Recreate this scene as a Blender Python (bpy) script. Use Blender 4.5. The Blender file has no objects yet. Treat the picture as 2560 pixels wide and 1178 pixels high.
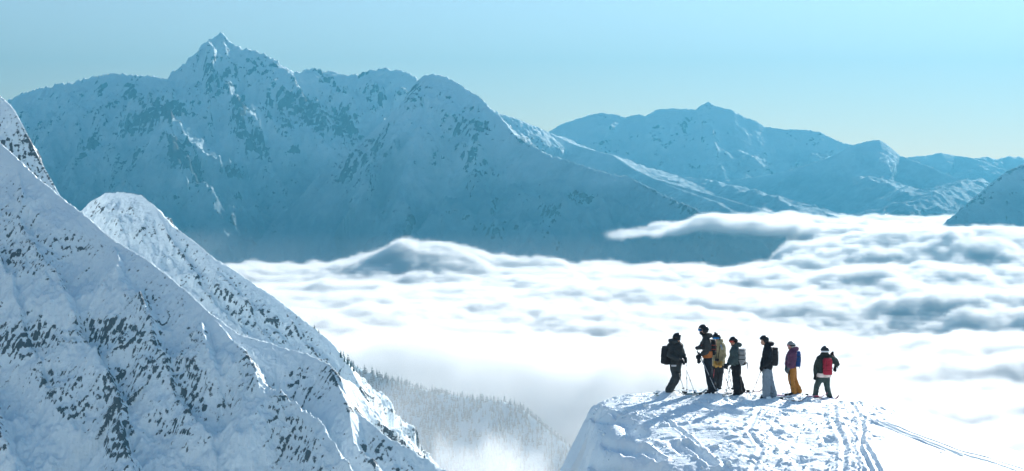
import bpy, bmesh, math, random
import numpy as np
from mathutils import Vector, Matrix

# ------------------------------------------------------------------ camera, sky, sun, exposure
S = bpy.context.scene
COL = S.collection
F = 3517.0            # focal length in pixels of the 2560 px wide photograph
HV = 480.0            # row of the eye level
cam_d = bpy.data.cameras.new('camera'); cam = bpy.data.objects.new('camera', cam_d); COL.objects.link(cam)
cam_d.sensor_fit = 'HORIZONTAL'; cam_d.sensor_width = 36.0; cam_d.lens = 36.0*F/2560.0
cam_d.shift_y = -(589.0-HV)/2560.0
cam_d.clip_start = 0.5; cam_d.clip_end = 60000.0
cam.location = (0, 0, 0); cam.rotation_euler = (math.radians(90), 0, 0)
S.camera = cam

SUN_AZ, SUN_EL = math.radians(34), math.radians(23)      # azimuth clockwise from +Y (the view direction)
w = bpy.data.worlds.new('World'); S.world = w; w.use_nodes = True
nt = w.node_tree; nt.nodes.clear()
sky = nt.nodes.new('ShaderNodeTexSky'); sky.sky_type = 'NISHITA'; sky.sun_disc = False
sky.sun_elevation = SUN_EL; sky.sun_rotation = SUN_AZ
sky.altitude = 2300; sky.air_density = 1.5; sky.dust_density = 0.3; sky.ozone_density = 3.0
tint = nt.nodes.new('ShaderNodeMix'); tint.data_type = 'RGBA'; tint.blend_type = 'MULTIPLY'
tint.inputs[0].default_value = 1.0
tint.inputs[7].default_value = (1.16, 1.01, .94, 1)
bgn = nt.nodes.new('ShaderNodeBackground'); bgn.inputs[1].default_value = 0.05
outn = nt.nodes.new('ShaderNodeOutputWorld')
nt.links.new(sky.outputs[0], tint.inputs[6]); nt.links.new(tint.outputs[2], bgn.inputs[0]); nt.links.new(bgn.outputs[0], outn.inputs[0])

sun_d = bpy.data.lights.new('sun', 'SUN'); sun_d.energy = 3.45; sun_d.angle = math.radians(0.5); sun_d.color = (1.0, 0.965, 0.91)
sun = bpy.data.objects.new('sun', sun_d); COL.objects.link(sun)
SD = Vector((math.sin(SUN_AZ)*math.cos(SUN_EL), math.cos(SUN_AZ)*math.cos(SUN_EL), math.sin(SUN_EL)))
sun.rotation_euler = SD.to_track_quat('Z', 'Y').to_euler(); sun.location = (0, 0, 50)

vs = S.view_settings; vs.view_transform = 'Standard'; vs.look = 'None'; vs.gamma = 1.0; vs.use_curve_mapping = False
vs.exposure = 1.95
cy = S.cycles
S.render.engine = 'CYCLES'
cy.use_denoising = True; cy.use_adaptive_sampling = True; cy.adaptive_threshold = 0.02
cy.max_bounces = 8; cy.diffuse_bounces = 5; cy.glossy_bounces = 2; cy.transmission_bounces = 2
cy.volume_bounces = 5; cy.transparent_max_bounces = 8
cy.volume_step_rate = 1.0; cy.volume_max_steps = 512
cy.use_light_tree = False

CLOUD_STEP, CLOUD_DENS = 8.0, 0.08
# ------------------------------------------------------------------ helpers
def tag(o, label=None, cat=None, group=None, kind=None):
    if label: o['label'] = label
    if cat: o['category'] = cat
    if group: o['group'] = group
    if kind: o['kind'] = kind
    return o

def W(u, v, D):
    """world point seen at photograph pixel (u, v) at distance D in front of the camera"""
    return ((u-1280.0)/F*D, D, (HV-v)/F*D)

rs = np.random.RandomState(7)
P = rs.permutation(256).astype(np.int32); P = np.concatenate([P, P, P])
ANG = rs.rand(256)*2*np.pi; GX = np.cos(ANG).astype(np.float32); GY = np.sin(ANG).astype(np.float32)
def pn(x, y):
    x = np.asarray(x, np.float32); y = np.asarray(y, np.float32)
    xf = np.floor(x); yf = np.floor(y); xi = xf.astype(np.int32) & 255; yi = yf.astype(np.int32) & 255
    fx = x-xf; fy = y-yf
    u = fx*fx*fx*(fx*(fx*6-15)+10); v = fy*fy*fy*(fy*(fy*6-15)+10)
    def g(ix, iy, dx, dy):
        k = P[P[ix & 255]+(iy & 255)]; return GX[k]*dx+GY[k]*dy
    a = g(xi, yi, fx, fy); b = g(xi+1, yi, fx-1, fy); c = g(xi, yi+1, fx, fy-1); d = g(xi+1, yi+1, fx-1, fy-1)
    return ((a+(b-a)*u)*(1-v)+(c+(d-c)*u)*v)*1.5
def fbm(x, y, o=5, gain=.5, lac=2.03):
    s = 0; a = 1.0; n = 0
    for i in range(o):
        s = s+a*pn(x+17.3*i, y-9.1*i); n += a; a *= gain; x = x*lac; y = y*lac
    return s/n
def ridged(x, y, o=5, gain=.55, lac=2.07):
    s = 0; a = 1.0; n = 0
    for i in range(o):
        r = 1-np.abs(pn(x+31.7*i, y+5.3*i)); s = s+a*r*r; n += a; a *= gain; x = x*lac; y = y*lac
    return s/n
def sstep(a, b, x):
    t = np.clip((x-a)/(b-a), 0, 1); return t*t*(3-2*t)

def ridge_h(X, Y, ridges, soft=0.0):
    """height of the highest ridge over every point, with the arc length along it and the distance from it"""
    best = np.full(X.shape, -1e9, np.float32); S_ = np.zeros_like(best); Dd = np.full(X.shape, 1e4, np.float32)
    for ri, (pts, kl, kr, opt) in enumerate(ridges):
        steep, near = opt.get('steep', 0.0), opt.get('near', 50.0)
        acc = 0.0
        db = np.full(X.shape, 1e18, np.float32); hb = np.zeros_like(best); sb = np.zeros_like(best); kb = np.zeros_like(best)
        for (p, q) in zip(pts[:-1], pts[1:]):
            dx, dy = q[0]-p[0], q[1]-p[1]; L2 = dx*dx+dy*dy+1e-9; L = math.sqrt(L2)
            t = np.clip(((X-p[0])*dx+(Y-p[1])*dy)/L2, 0, 1)
            ex = X-(p[0]+t*dx); ey = Y-(p[1]+t*dy); d2 = ex*ex+ey*ey
            side = (dx*ey-dy*ex)                      # > 0 : left of the direction of travel
            m = d2 < db
            db = np.where(m, d2, db); hb = np.where(m, p[2]+t*(q[2]-p[2]), hb); sb = np.where(m, acc+t*L+ri*977.0, sb)
            k = sstep(-.35, .35, side/(np.sqrt(d2)*L+1e-3)); kb = np.where(m, kr+(kl-kr)*k, kb)
            acc += L
        d = np.sqrt(db)
        h = hb-kb*d-steep*(1-np.exp(-d/near))
        m = h > best
        best = np.where(m, h, best); S_ = np.where(m, sb, S_); Dd = np.where(m, d, Dd)
    return best, S_, Dd

def trace(pts, D=None):
    """a ridge traced on the photograph: (u, v, D) triples, refined"""
    out = []
    for i in range(len(pts)):
        u, v, d = pts[i] if len(pts[i]) == 3 else (pts[i][0], pts[i][1], D)
        out.append(W(u, v, d))
    return out

SPUR = .6
def drape(uv, ridges, lo, hi, off, n=600):
    """spur crest: where each sight line meets the rock built so far, brought out by off metres"""
    res = []
    Ys = np.linspace(lo, hi, n)
    for k, (u, v) in enumerate(uv):
        X = (u-1280.0)/F*Ys; Z = (HV-v)/F*Ys
        h, _, _ = ridge_h(X.astype(np.float32), Ys.astype(np.float32), ridges)
        hit = np.nonzero(h > Z)[0]
        D = Ys[hit[0]] if len(hit) else hi
        o = off[k] if isinstance(off, (list, tuple)) else off
        res.append(W(u, v, D-o*SPUR))
    return res

def grid_mesh(name, xs, ys, Z, attrs=None, mat=None, keep=None):
    nx, ny = len(xs), len(ys)
    XX, YY = np.meshgrid(xs, ys)
    co = np.stack([XX, YY, Z], -1).reshape(-1, 3).astype(np.float32)
    i = np.arange(nx*ny).reshape(ny, nx)
    q = np.stack([i[:-1, :-1], i[:-1, 1:], i[1:, 1:], i[1:, :-1]], -1).reshape(-1, 4)
    if keep is not None:
        kk = keep; kq = kk[:-1, :-1] | kk[:-1, 1:] | kk[1:, 1:] | kk[1:, :-1]
        q = q[kq.reshape(-1)]
        used = np.zeros(nx*ny, bool); used[q.reshape(-1)] = True
        remap = np.cumsum(used)-1; co = co[used]; q = remap[q]
        if attrs: attrs = {k: a.reshape(-1)[used] for k, a in attrs.items()}
    me = bpy.data.meshes.new(name)
    me.vertices.add(len(co)); me.vertices.foreach_set('co', co.reshape(-1))
    me.loops.add(len(q)*4); me.loops.foreach_set('vertex_index', q.reshape(-1).astype(np.int32))
    me.polygons.add(len(q)); me.polygons.foreach_set('loop_start', (np.arange(len(q))*4).astype(np.int32))
    me.update(calc_edges=True); me.validate()
    me.polygons.foreach_set('use_smooth', np.ones(len(me.polygons), bool))
    for k, a in (attrs or {}).items():
        at = me.attributes.new(k, 'FLOAT', 'POINT'); at.data.foreach_set('value', np.asarray(a, np.float32).reshape(-1))
    o = bpy.data.objects.new(name, me); COL.objects.link(o)
    if mat: me.materials.append(mat)
    return o

def PX(X, Y, Z):
    return X/Y*F+1280.0, HV-Z/Y*F

# ------------------------------------------------------------------ materials
class NT:
    def __init__(s, name):
        s.m = bpy.data.materials.new(name); s.m.use_nodes = True; s.t = s.m.node_tree; s.t.nodes.clear()
        s.out = s.n('OutputMaterial')
    def n(s, typ, **kw):
        nd = s.t.nodes.new('ShaderNode'+typ)
        for k, v in kw.items(): setattr(nd, k, v)
        return nd
    def l(s, a, b): s.t.links.new(a, b)
    def val(s, sock, v):
        if hasattr(v, 'is_linked') or isinstance(v, bpy.types.NodeSocket): s.l(v, sock)
        else: sock.default_value = v
    def math(s, op, a, b=0.0, clamp=False):
        nd = s.n('Math', operation=op); nd.use_clamp = clamp; s.val(nd.inputs[0], a); s.val(nd.inputs[1], b); return nd.outputs[0]
    def mix(s, f, a, b):
        nd = s.n('Mix', data_type='RGBA'); s.val(nd.inputs[0], f); s.val(nd.inputs[6], a); s.val(nd.inputs[7], b); return nd.outputs[2]
    def ramp(s, x, lo, hi):
        nd = s.n('MapRange', interpolation_type='SMOOTHSTEP'); s.val(nd.inputs[0], x); s.val(nd.inputs[1], lo); s.val(nd.inputs[2], hi); return nd.outputs[0]
    def pos(s, scale=(1, 1, 1)):
        g = s.n('NewGeometry'); mp = s.n('VectorMath', operation='MULTIPLY'); s.l(g.outputs['Position'], mp.inputs[0]); mp.inputs[1].default_value = scale
        return mp.outputs[0]
    def noise(s, vec, scale, detail=4, rough=.55):
        nd = s.n('TexNoise'); s.l(vec, nd.inputs['Vector']); nd.inputs['Scale'].default_value = scale
        nd.inputs['Detail'].default_value = detail; nd.inputs['Roughness'].default_value = rough; return nd.outputs[0]

def snow_rock(name, s, rock=(.040, .047, .055), rock2=(.15, .155, .165), bump=.6, snow=(.87, .94, .965), low=None):
    """snow with rock showing through where the slope is steep; s = size in metres of the smallest blocks.
    low = (z of the full low colour, z of the full snow colour, colour): snow darker towards the bottom"""
    a = NT(name)
    at = a.n('Attribute', attribute_name='rock', attribute_type='GEOMETRY')
    iso = a.pos((1/s, 1/s, 1/s)); st = a.pos((1/s*.9, 1/s*.9, 1/s*1.35))
    n1 = a.noise(st, .38, 5, .68)
    n2 = a.noise(iso, .07, 3, .6)
    n4 = a.noise(iso, .16, 4, .7)
    x = a.math('ADD', a.math('MULTIPLY', n1, 1.2), a.math('ADD', a.math('MULTIPLY', n2, .5), a.math('MULTIPLY', n4, .5)))
    if low: x = a.math('ADD', x, a.math('MULTIPLY', a.math('SUBTRACT', a.noise(a.pos((1/s, 1/s, .35/s)), .035, 5, .62), .5), .9))
    x = a.math('ADD', x, at.outputs['Fac'])
    m = a.ramp(x, 1.52, 1.60); dust = a.ramp(x, 1.30, 1.58)
    n3 = a.noise(st, 1.6, 3, .7)
    rc = a.mix(n3, (*rock, 1), (*rock2, 1))
    sn = (*snow, 1)
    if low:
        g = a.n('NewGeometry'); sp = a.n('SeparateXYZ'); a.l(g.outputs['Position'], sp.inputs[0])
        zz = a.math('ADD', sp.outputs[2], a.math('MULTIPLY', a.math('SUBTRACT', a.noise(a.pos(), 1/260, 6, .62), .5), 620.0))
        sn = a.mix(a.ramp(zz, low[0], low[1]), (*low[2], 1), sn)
    c = a.mix(a.math('MULTIPLY', dust, .30), sn, (.30, .33, .36, 1))
    c = a.mix(m, c, rc)
    b = a.n('BsdfPrincipled'); a.l(c, b.inputs['Base Color']); b.inputs['Roughness'].default_value = .85
    b.inputs['Specular IOR Level'].default_value = .15
    bp = a.n('Bump'); bp.inputs['Strength'].default_value = bump; bp.inputs['Distance'].default_value = s*1.6
    hh = a.math('SUBTRACT', a.math('ADD', a.math('MULTIPLY', a.noise(iso, .25, 5, .65), .8), a.math('MULTIPLY', n1, .6)), a.math('MULTIPLY', m, .35))
    a.l(hh, bp.inputs['Height']); a.l(bp.outputs[0], b.inputs['Normal'])
    a.l(b.outputs[0], a.out.inputs[0])
    return a.m

def steepness(Z, dx, dy):
    gy, gx = np.gradient(Z, dy, dx); return np.sqrt(gx*gx+gy*gy)

def blobs(U, V, lst):
    m = np.zeros_like(U)
    for (u, v, ru, rv, a, amp) in lst:
        c, s_ = math.cos(math.radians(a)), math.sin(math.radians(a))
        du, dv = U-u, V-v
        p = (du*c+dv*s_)/ru; q = (-du*s_+dv*c)/rv
        m = np.maximum(m, amp*np.exp(-(p*p+q*q)**1.5)) if amp > 0 else m
    for (u, v, ru, rv, a, amp) in lst:
        if amp < 0:
            c, s_ = math.cos(math.radians(a)), math.sin(math.radians(a))
            du, dv = U-u, V-v
            p = (du*c+dv*s_)/ru; q = (-du*s_+dv*c)/rv
            m = m+amp*np.exp(-(p*p+q*q)**1.5)
    return m

def mountain(name, label, ridges, x0, x1, y0, y1, step, mat, amp, wl, flute=(0, 50), rockz=(), rock_base=-.35, floor=-420., k_rock=.5, s0=.9, terr=None, steps=None, cap=None, conv=1.2, zr=1.0, fine=0.0, fwl=6.0):
    xs = np.arange(x0, x1, step); ys = np.arange(y0, y1, (steps or step))
    X, Y = np.meshgrid(xs, ys); X = X.astype(np.float32); Y = Y.astype(np.float32)
    # wander of the ribs
    wx = fbm(X/wl, Y/wl, 4)*wl*.18; wy = fbm(X/wl+40, Y/wl+7, 4)*wl*.18
    _, _, d0 = ridge_h(X, Y, ridges[:1])
    fade = sstep(0, wl*.5, d0)
    h, s_, d = ridge_h(X+wx*fade, Y+wy*fade, ridges)
    hb, _, _ = ridge_h(X, Y, ridges[:1])
    h = h-(h-hb)*.0
    g0 = sstep(0, wl*.45, d0)
    gg = .07+.93*g0
    jag = (ridged(X/(wl*.11)+50, Y/(wl*.11), 5, .6)-.62)*amp*.20*(1-.6*g0)
    n = (ridged(X/wl, Y/wl, 7, .61)-.62)*1.6+fbm(X/wl*3.1, Y/wl*3.1, 5, .6)*.4
    h = h+amp*gg*n+jag
    if flute[0]:
        fl = ridged(s_/flute[1]+fbm(X/wl, Y/wl, 3)*.8, d/(flute[1]*7)+3.1, 4, .65)-.6
        h = h+flute[0]*gg*(.25+.75*sstep(0, wl*.3, d))*fl
    if fine:
        h = h+fine*(.3+.7*g0)*(ridged(X/fwl, Y/fwl, 4, .6)-.6+fbm(X/fwl*.4+8, Y/fwl*.4, 3)*1.2)
    if terr:
        ta, ts = terr
        hh = h+fbm(X/(ts*9), Y/(ts*9), 3)*ts*1.5
        U, V = PX(X, Y, h)
        ph = (hh/ts)%1.0
        zz = np.clip(blobs(U, V, rockz), 0, 1)
        h = h+zz*ta*(sstep(.35, .95, ph)-ph)*gg
    st = steepness(h, step, steps or step)
    U, V = PX(X, Y, h)
    hx_ = (np.roll(h, 3, 0)+np.roll(h, -3, 0)+np.roll(h, 3, 1)+np.roll(h, -3, 1))/4
    cv = np.clip((h-hx_)/(step*3)*conv, -.22, .22)
    r = np.clip((st-s0)*k_rock, -.3, .40)+blobs(U, V, rockz)*zr+rock_base+cv
    keep = h > floor
    if cap is not None: keep &= cap(X, Y, h)
    o = grid_mesh(name, xs, ys, h, {'rock': r}, mat, keep)
    tag(o, label, 'mountain', None, 'structure')
    return o

# ------------------------------------------------------------------ the near mountain on the left
M_near = snow_rock('near_snow_and_rock', 1.0, bump=.8)
crest = trace([(-420, -40, 1150), (-200, 180, 1110), (0, 355, 1060), (90, 440, 1040), (150, 490, 1030), (210, 535, 1015), (284, 600, 1000), (353, 640, 985),
               (421, 690, 970), (470, 730, 960), (525, 782, 945), (600, 835, 935), (690, 862, 938), (770, 885, 935), (822, 910, 925), (850, 945, 912),
               (872, 1005, 898), (960, 1085, 885), (1062, 1143, 880), (1150, 1200, 880), (1400, 1330, 900)])
RA = [(crest, .95, .92, {})]
def rib(uv, off, kl=1.25, kr=1.15, R=RA, lo=600, hi=1200):
    return (drape(uv, R, lo, hi, [o_*1.75 for o_ in off]), kl, kr, {})
ribs = [rib([(284, 604), (300, 664), (353, 732), (372, 796), (380, 850), (420, 895), (470, 1000), (520, 1100), (560, 1200)], [0, 10, 12, 12, 11, 10, 8, 6, 4]),
        rib([(40, 400), (60, 520), (110, 640), (160, 720), (188, 770), (206, 812), (225, 865), (258, 914), (280, 968), (300, 1017), (290, 1050), (300, 1095), (325, 1150), (360, 1210)],
            [0, 5, 8, 12, 14, 12, 13, 14, 13, 13, 15, 15, 14, 12]),
        rib([(525, 785), (600, 862), (625, 910), (645, 958), (700, 980), (755, 1021), (814, 1070), (872, 1129), (935, 1185), (1000, 1250)], [0, 12, 16, 20, 22, 22, 22, 22, 20, 18]),
        rib([(470, 730), (500, 800), (510, 860), (540, 940), (560, 1000)], [0, 9, 10, 8, 4]),
        rib([(0, 600), (30, 700), (60, 790), (100, 860), (120, 930), (130, 1000)], [3, 7, 8, 8, 7, 3]),
        rib([(-60, 900), (-20, 980), (0, 1060), (25, 1130), (50, 1200)], [8, 14, 16, 16, 14]),
        rib([(822, 912), (870, 1010), (900, 1080), (950, 1130), (990, 1190)], [0, 9, 11, 12, 12])]
rz = [(60, 850, 130, 38, -4, .62), (290, 835, 120, 42, 5, .55), (60, 640, 110, 50, 8, .42), (200, 610, 90, 40, 10, .38), (20, 560, 80, 40, 30, .3),
      (185, 1030, 55, 35, 10, .62), (150, 960, 90, 50, 10, .4), (290, 990, 60, 90, 10, .5), (300, 1110, 40, 90, 10, .62), (390, 900, 60, 70, 20, .48), (380, 740, 60, 90, 20, .42),
      (440, 760, 60, 60, 30, .36), (470, 960, 70, 110, -10, .45), (440, 1090, 70, 50, 0, .4), (620, 905, 30, 90, 0, .42), (560, 1000, 30, 60, 0, .42),
      (745, 940, 45, 28, -25, .66), (830, 935, 40, 40, 20, .66), (800, 980, 60, 40, 20, .42), (880, 1020, 40, 24, 20, .5), (945, 1125, 50, 45, 30, .6), (1000, 1160, 50, 40, 30, .5),
      (740, 1090, 60, 110, -20, .42), (700, 1010, 50, 60, 0, .4), (610, 880, 60, 20, 30, .35), (500, 850, 60, 70, 30, .36), (340, 660, 60, 30, 40, .36),
      (0, 1090, 30, 60, 0, .5), (30, 470, 60, 30, 40, .3), (130, 700, 60, 40, 30, .3),
      (110, 1130, 130, 90, 0, -.5), (470, 1150, 90, 60, 0, -.3), (550, 900, 45, 110, 0, -.35), (600, 1120, 70, 80, 0, -.3), (90, 740, 90, 35, 15, -.3), (790, 1040, 60, 40, 30, -.2)]
mountain('snowy_mountain', 'steep snow covered mountainside with dark rock bands, filling the lower left', RA+ribs, -560, 40, 700, 1120, .6, M_near, 11, 60, (4.0, 17), rz, -.165, -420, .22, 1.2, (3.2, 6.0), zr=.8, fine=1.1, fwl=6)

M_back = snow_rock('crag_snow_and_rock', 1.5, bump=.8)
crag = [(trace([(-420, -130, 1250), (-200, 60, 1230), (-60, 190, 1210), (0, 238, 1200), (30, 264, 1195), (52, 305, 1190), (75, 350, 1185), (100, 400, 1180), (128, 448, 1175), (155, 500, 1170), (260, 700, 1160)]), 1.6, 1.2, {})]
mountain('rocky_ridge', 'rocky snow dusted ridge dropping along the left edge behind the mountainside', crag, -520, -250, 1060, 1330, .75, M_back, 9, 40, (6, 16),
         [(70, 400, 90, 160, 60, .30)], -.10, -260, .3, 1.3, (5, 5), fine=1.2, fwl=7)

knob = [(trace([(60, 700, 1330), (150, 590, 1330), (212, 528, 1330), (225, 505, 1325), (262, 482, 1320), (310, 480, 1315), (350, 488, 1310), (385, 512, 1300), (430, 562, 1290), (480, 598, 1285), (522, 635, 1275), (565, 662, 1270),
                (625, 702, 1262), (700, 752, 1255), (762, 802, 1250), (800, 832, 1245), (835, 862, 1240), (868, 905, 1235), (900, 965, 1225), (940, 1030, 1220), (1000, 1095, 1210), (1070, 1150, 1200), (1200, 1240, 1200)]), .85, .95, {})]
kr = [(drape([(385, 514), (430, 600), (500, 690), (560, 770), (620, 850)], knob, 900, 1400, [0, 6, 10, 10, 8]), 1.2, 1.0, {}),
      (drape([(520, 640), (600, 740), (680, 830), (760, 900)], knob, 900, 1400, [0, 6, 9, 8]), 1.2, 1.0, {}),
      (drape([(700, 756), (760, 850), (820, 910), (900, 1010)], knob, 900, 1400, [0, 5, 8, 8]), 1.2, 1.0, {}),
      (drape([(280, 484), (300, 560), (330, 640)], knob, 900, 1400, [0, 5, 6]), 1.2, 1.0, {})]
mountain('rounded_snow_peak', 'rounded snowy shoulder peak with fluted sunlit flank falling right into the cloud', knob+kr, -560, 20, 1000, 1420, .8, M_near, 10, 50, (5.5, 20),
         [(238, 520, 30, 20, -40, .45), (350, 545, 120, 20, 40, .2), (560, 740, 200, 26, 45, .3), (640, 760, 200, 24, 42, .35), (780, 860, 100, 24, 50, .4), (480, 620, 100, 14, 42, .3), (900, 1000, 60, 30, 55, .35)], -.17, -400, .3, 1.15, (2, 5), fine=2.2, fwl=9)

# ------------------------------------------------------------------ far mountains
M_far = snow_rock('far_snow_and_rock', 8., snow=(.80,.91,.95), bump=1.0, low=(-220., 420., (.15, .24, .31)))  # snow colour turns darker and bluer towards the bottom of the slopes
BIG = [(trace([(-500, 420, 7600), (-250, 350, 7500), (-60, 290, 7400), (25, 249, 7300), (60, 231, 7250), (120, 215, 7200), (180, 203, 7150), (232, 192, 7100), (280, 184, 7000), (330, 186, 7000), (380, 189, 7000), (425, 198, 6950),
              (445, 193, 6900), (462, 176, 6900), (485, 150, 6850), (505, 122, 6800), (522, 98, 6800), (535, 90, 6790), (553, 79, 6780), (566, 92, 6780), (575, 105, 6780), (610, 118, 6790), (650, 132, 6800), (682, 141, 6800), (705, 160, 6800), (735, 181, 6850),
              (780, 169, 6900), (835, 179, 6950), (893, 186, 7000), (918, 172, 7000), (965, 168, 7000), (1005, 174, 7000), (1040, 192, 7000), (1200, 260, 7100), (1300, 300, 7200), (1370, 329, 7300)]), .85, .78, {'steep': 60, 'near': 120})]
def dr(uv, off, kl=.95, kr=.9, steep=0, R=None, lo=4500, hi=7600):
    return (drape(uv, R or BIG, lo, hi, off), kl, kr, {'steep': steep, 'near': 60})
bigr = [dr([(553, 82), (580, 170), (590, 240), (610, 320), (650, 400), (690, 460)], [0, 50, 80, 90, 80, 40]),
        dr([(705, 162), (740, 210), (800, 270), (860, 310), (905, 335), (930, 380)], [0, 90, 160, 200, 220, 160], 1.0, 1.0),
        dr([(445, 196), (420, 262), (400, 268), (340, 300), (270, 345), (205, 385), (150, 450), (100, 520)], [0, 200, 330, 340, 340, 330, 300, 200], 1.0, .9, 20),
        dr([(400, 268), (440, 330), (475, 395), (500, 440), (520, 500), (560, 560)], [330, 330, 300, 260, 200, 120], 1.05, 1.05, 20),
        dr([(280, 186), (240, 240), (160, 300), (100, 380)], [0, 60, 90, 60]),
        dr([(780, 172), (820, 220), (880, 260)], [0, 50, 60]),
        dr([(918, 174), (940, 240), (960, 300)], [0, 70, 60]),
        dr([(500, 130), (470, 220), (480, 300)], [0, 60, 60])]
bz = [(600, 300, 26, 70, -10, .5), (640, 360, 30, 50, -30, .5), (720, 270, 60, 60, 30, .42), (780, 290, 80, 30, 50, .5), (860, 310, 50, 40, 50, .52), (820, 200, 50, 14, 35, .5), (660, 175, 60, 25, 20, .38), (450, 380, 30, 60, -30, .55), (490, 430, 20, 50, -10, .55),
      (400, 270, 60, 20, 20, .5), (340, 310, 50, 30, -30, .42), (220, 370, 40, 20, -40, .4), (330, 220, 20, 30, 30, .42), (250, 215, 20, 20, -30, .35), (580, 430, 30, 12, 10, .5), (740, 380, 30, 12, 45, .45), (560, 200, 60, 60, 0, .2), (910, 180, 20, 20, 0, .4), (940, 240, 40, 30, 40, .35), (440, 270, 60, 14, 20, .4)]
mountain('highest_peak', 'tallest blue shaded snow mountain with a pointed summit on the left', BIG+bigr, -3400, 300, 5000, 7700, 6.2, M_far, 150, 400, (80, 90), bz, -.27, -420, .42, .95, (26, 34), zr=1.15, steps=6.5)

MID = [(trace([(700, 760, 5900), (790, 600, 5850), (840, 480, 5800), (880, 402, 5780), (940, 330, 5760), (1000, 262, 5740), (1040, 205, 5720), (1062, 188, 5710), (1085, 184, 5700), (1115, 190, 5680), (1150, 210, 5640), (1200, 243, 5570), (1245, 285, 5480), (1285, 335, 5380),
              (1330, 362, 5300), (1372, 386, 5220), (1440, 405, 5100), (1500, 428, 5020), (1560, 438, 4960), (1620, 465, 4880), (1700, 505, 4760), (1800, 547, 4640), (1900, 600, 4560), (2000, 700, 4500)]), .62, .72, {'steep': 30, 'near': 90})]
midr = [dr([(1085, 186), (1060, 290), (1020, 400), (980, 520), (960, 640)], [0, 60, 110, 120, 110], R=MID, lo=3600, hi=6000),
        dr([(1200, 244), (1190, 340), (1210, 440), (1240, 560)], [0, 90, 110, 80], R=MID, lo=3600, hi=6000),
        dr([(1560, 440), (1470, 480), (1420, 495), (1350, 560), (1290, 625), (1240, 680)], [0, 130, 220, 240, 240, 200], R=MID, lo=3600, hi=6000),
        dr([(1250, 470), (1140, 498), (1080, 530), (1030, 580), (1000, 640)], [60, 150, 190, 200, 160], R=MID, lo=3600, hi=6000),
        dr([(1420, 420), (1500, 520), (1600, 620)], [0, 60, 60], R=MID, lo=3600, hi=6000)]
mz = [(1215, 320, 50, 22, 30, .55), (1160, 330, 40, 40, 30, .34), (1030, 230, 40, 40, 0, .34), (920, 380, 60, 30, -50, .34), (870, 430, 40, 30, -50, .38), (1440, 490, 40, 16, 20, .5), (1380, 540, 40, 30, -45, .34), (1020, 570, 14, 40, 20, .48), (1240, 510, 14, 30, 0, .4), (1260, 580, 60, 20, 0, .25), (1150, 260, 70, 10, 20, .36),
      (1200, 410, 80, 30, 20, .26), (1680, 500, 100, 12, 26, .4), (1300, 350, 40, 10, 40, .4), (1720, 530, 80, 14, 25, .45)]
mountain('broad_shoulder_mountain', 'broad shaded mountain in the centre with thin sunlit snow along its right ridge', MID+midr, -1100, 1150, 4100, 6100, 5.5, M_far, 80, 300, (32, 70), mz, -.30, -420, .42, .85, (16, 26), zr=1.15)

# ------------------------------------------------------------------ right hand distance
LOW = [(trace([(1300, 300, 7700), (1370, 330, 7500), (1440, 363, 7300), (1500, 380, 7150), (1530, 386, 7000), (1580, 420, 6700), (1640, 448, 6400), (1720, 470, 6100), (1800, 492, 5800), (1900, 522, 5500), (1990, 548, 5300), (2100, 600, 5100)]), .30, .62, {'steep': 6, 'near': 40}),
       (trace([(1640, 452, 6400), (1720, 480, 6000), (1790, 505, 5700), (1840, 540, 5450)]), .30, .7, {}),
       (trace([(1700, 440, 7300), (1760, 447, 7150), (1850, 470, 6700), (1930, 492, 6300), (1990, 520, 5950), (2040, 550, 5700)]), .26, .6, {})]
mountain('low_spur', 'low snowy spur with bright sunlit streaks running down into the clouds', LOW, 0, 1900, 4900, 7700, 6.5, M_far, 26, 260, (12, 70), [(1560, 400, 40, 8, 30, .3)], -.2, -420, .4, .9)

DIS = [(trace([(1200, 420, 9180), (1330, 350, 9090), (1372, 327, 9000), (1400, 311, 9000), (1440, 297, 9000), (1480, 285, 9000), (1510, 280, 9000), (1550, 288, 9000), (1562, 293, 9000), (1580, 288, 9000), (1600, 284, 9000), (1612, 289, 9000), (1640, 273, 9000), (1680, 270, 9000), (1740, 272, 9000), (1752, 262, 9000), (1771, 253, 9000), (1790, 264, 9000), (1830, 274, 9000),
              (1870, 296, 9000), (1890, 302, 9000), (1912, 316, 9000), (1960, 322, 9000), (2010, 322, 9000), (2050, 328, 9000), (2075, 342, 9000), (2110, 357, 9000), (2160, 365, 9000), (2250, 420, 9000), (2330, 520, 9000)]), .7, .62, {'steep': 40, 'near': 120})]
dz = [(1720, 320, 40, 40, 20, .4), (1640, 320, 30, 30, 10, .3), (1500, 300, 60, 20, 20, .25), (1990, 340, 60, 15, 20, .25)]
mountain('distant_range', 'pale distant range with a small pointed summit right of centre', DIS, -300, 3100, 7700, 9300, 8.2, M_far, 60, 480, (32, 130), dz, -.10, -420, .4, .8)

CON = [(trace([(1700, 470, 8300), (1850, 447, 8200), (1950, 432, 8100), (2040, 405, 8000), (2090, 385, 8000), (2130, 362, 8000), (2170, 352, 8000), (2197, 348, 8000), (2220, 362, 8000), (2250, 388, 8000), (2280, 400, 7950), (2330, 418, 7900), (2380, 440, 7800), (2440, 470, 7700), (2520, 540, 7600)]), .5, .55, {'steep': 20, 'near': 90}),
       (trace([(2140, 438, 7600), (2200, 452, 7300), (2260, 472, 6900), (2310, 495, 6500), (2330, 530, 6300)]), .26, .6, {}),
       (trace([(2440, 440, 7500), (2400, 462, 7000), (2350, 476, 6700), (2300, 500, 6400)]), .5, .3, {})]
mountain('cone_peak', 'low cone shaped peak with a long left shoulder on the right', CON, 700, 3100, 6300, 8500, 8., M_far, 36, 330, (15, 110), [(2290, 480, 40, 20, 20, -.2)], -.2, -420, .4, .9)

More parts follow.
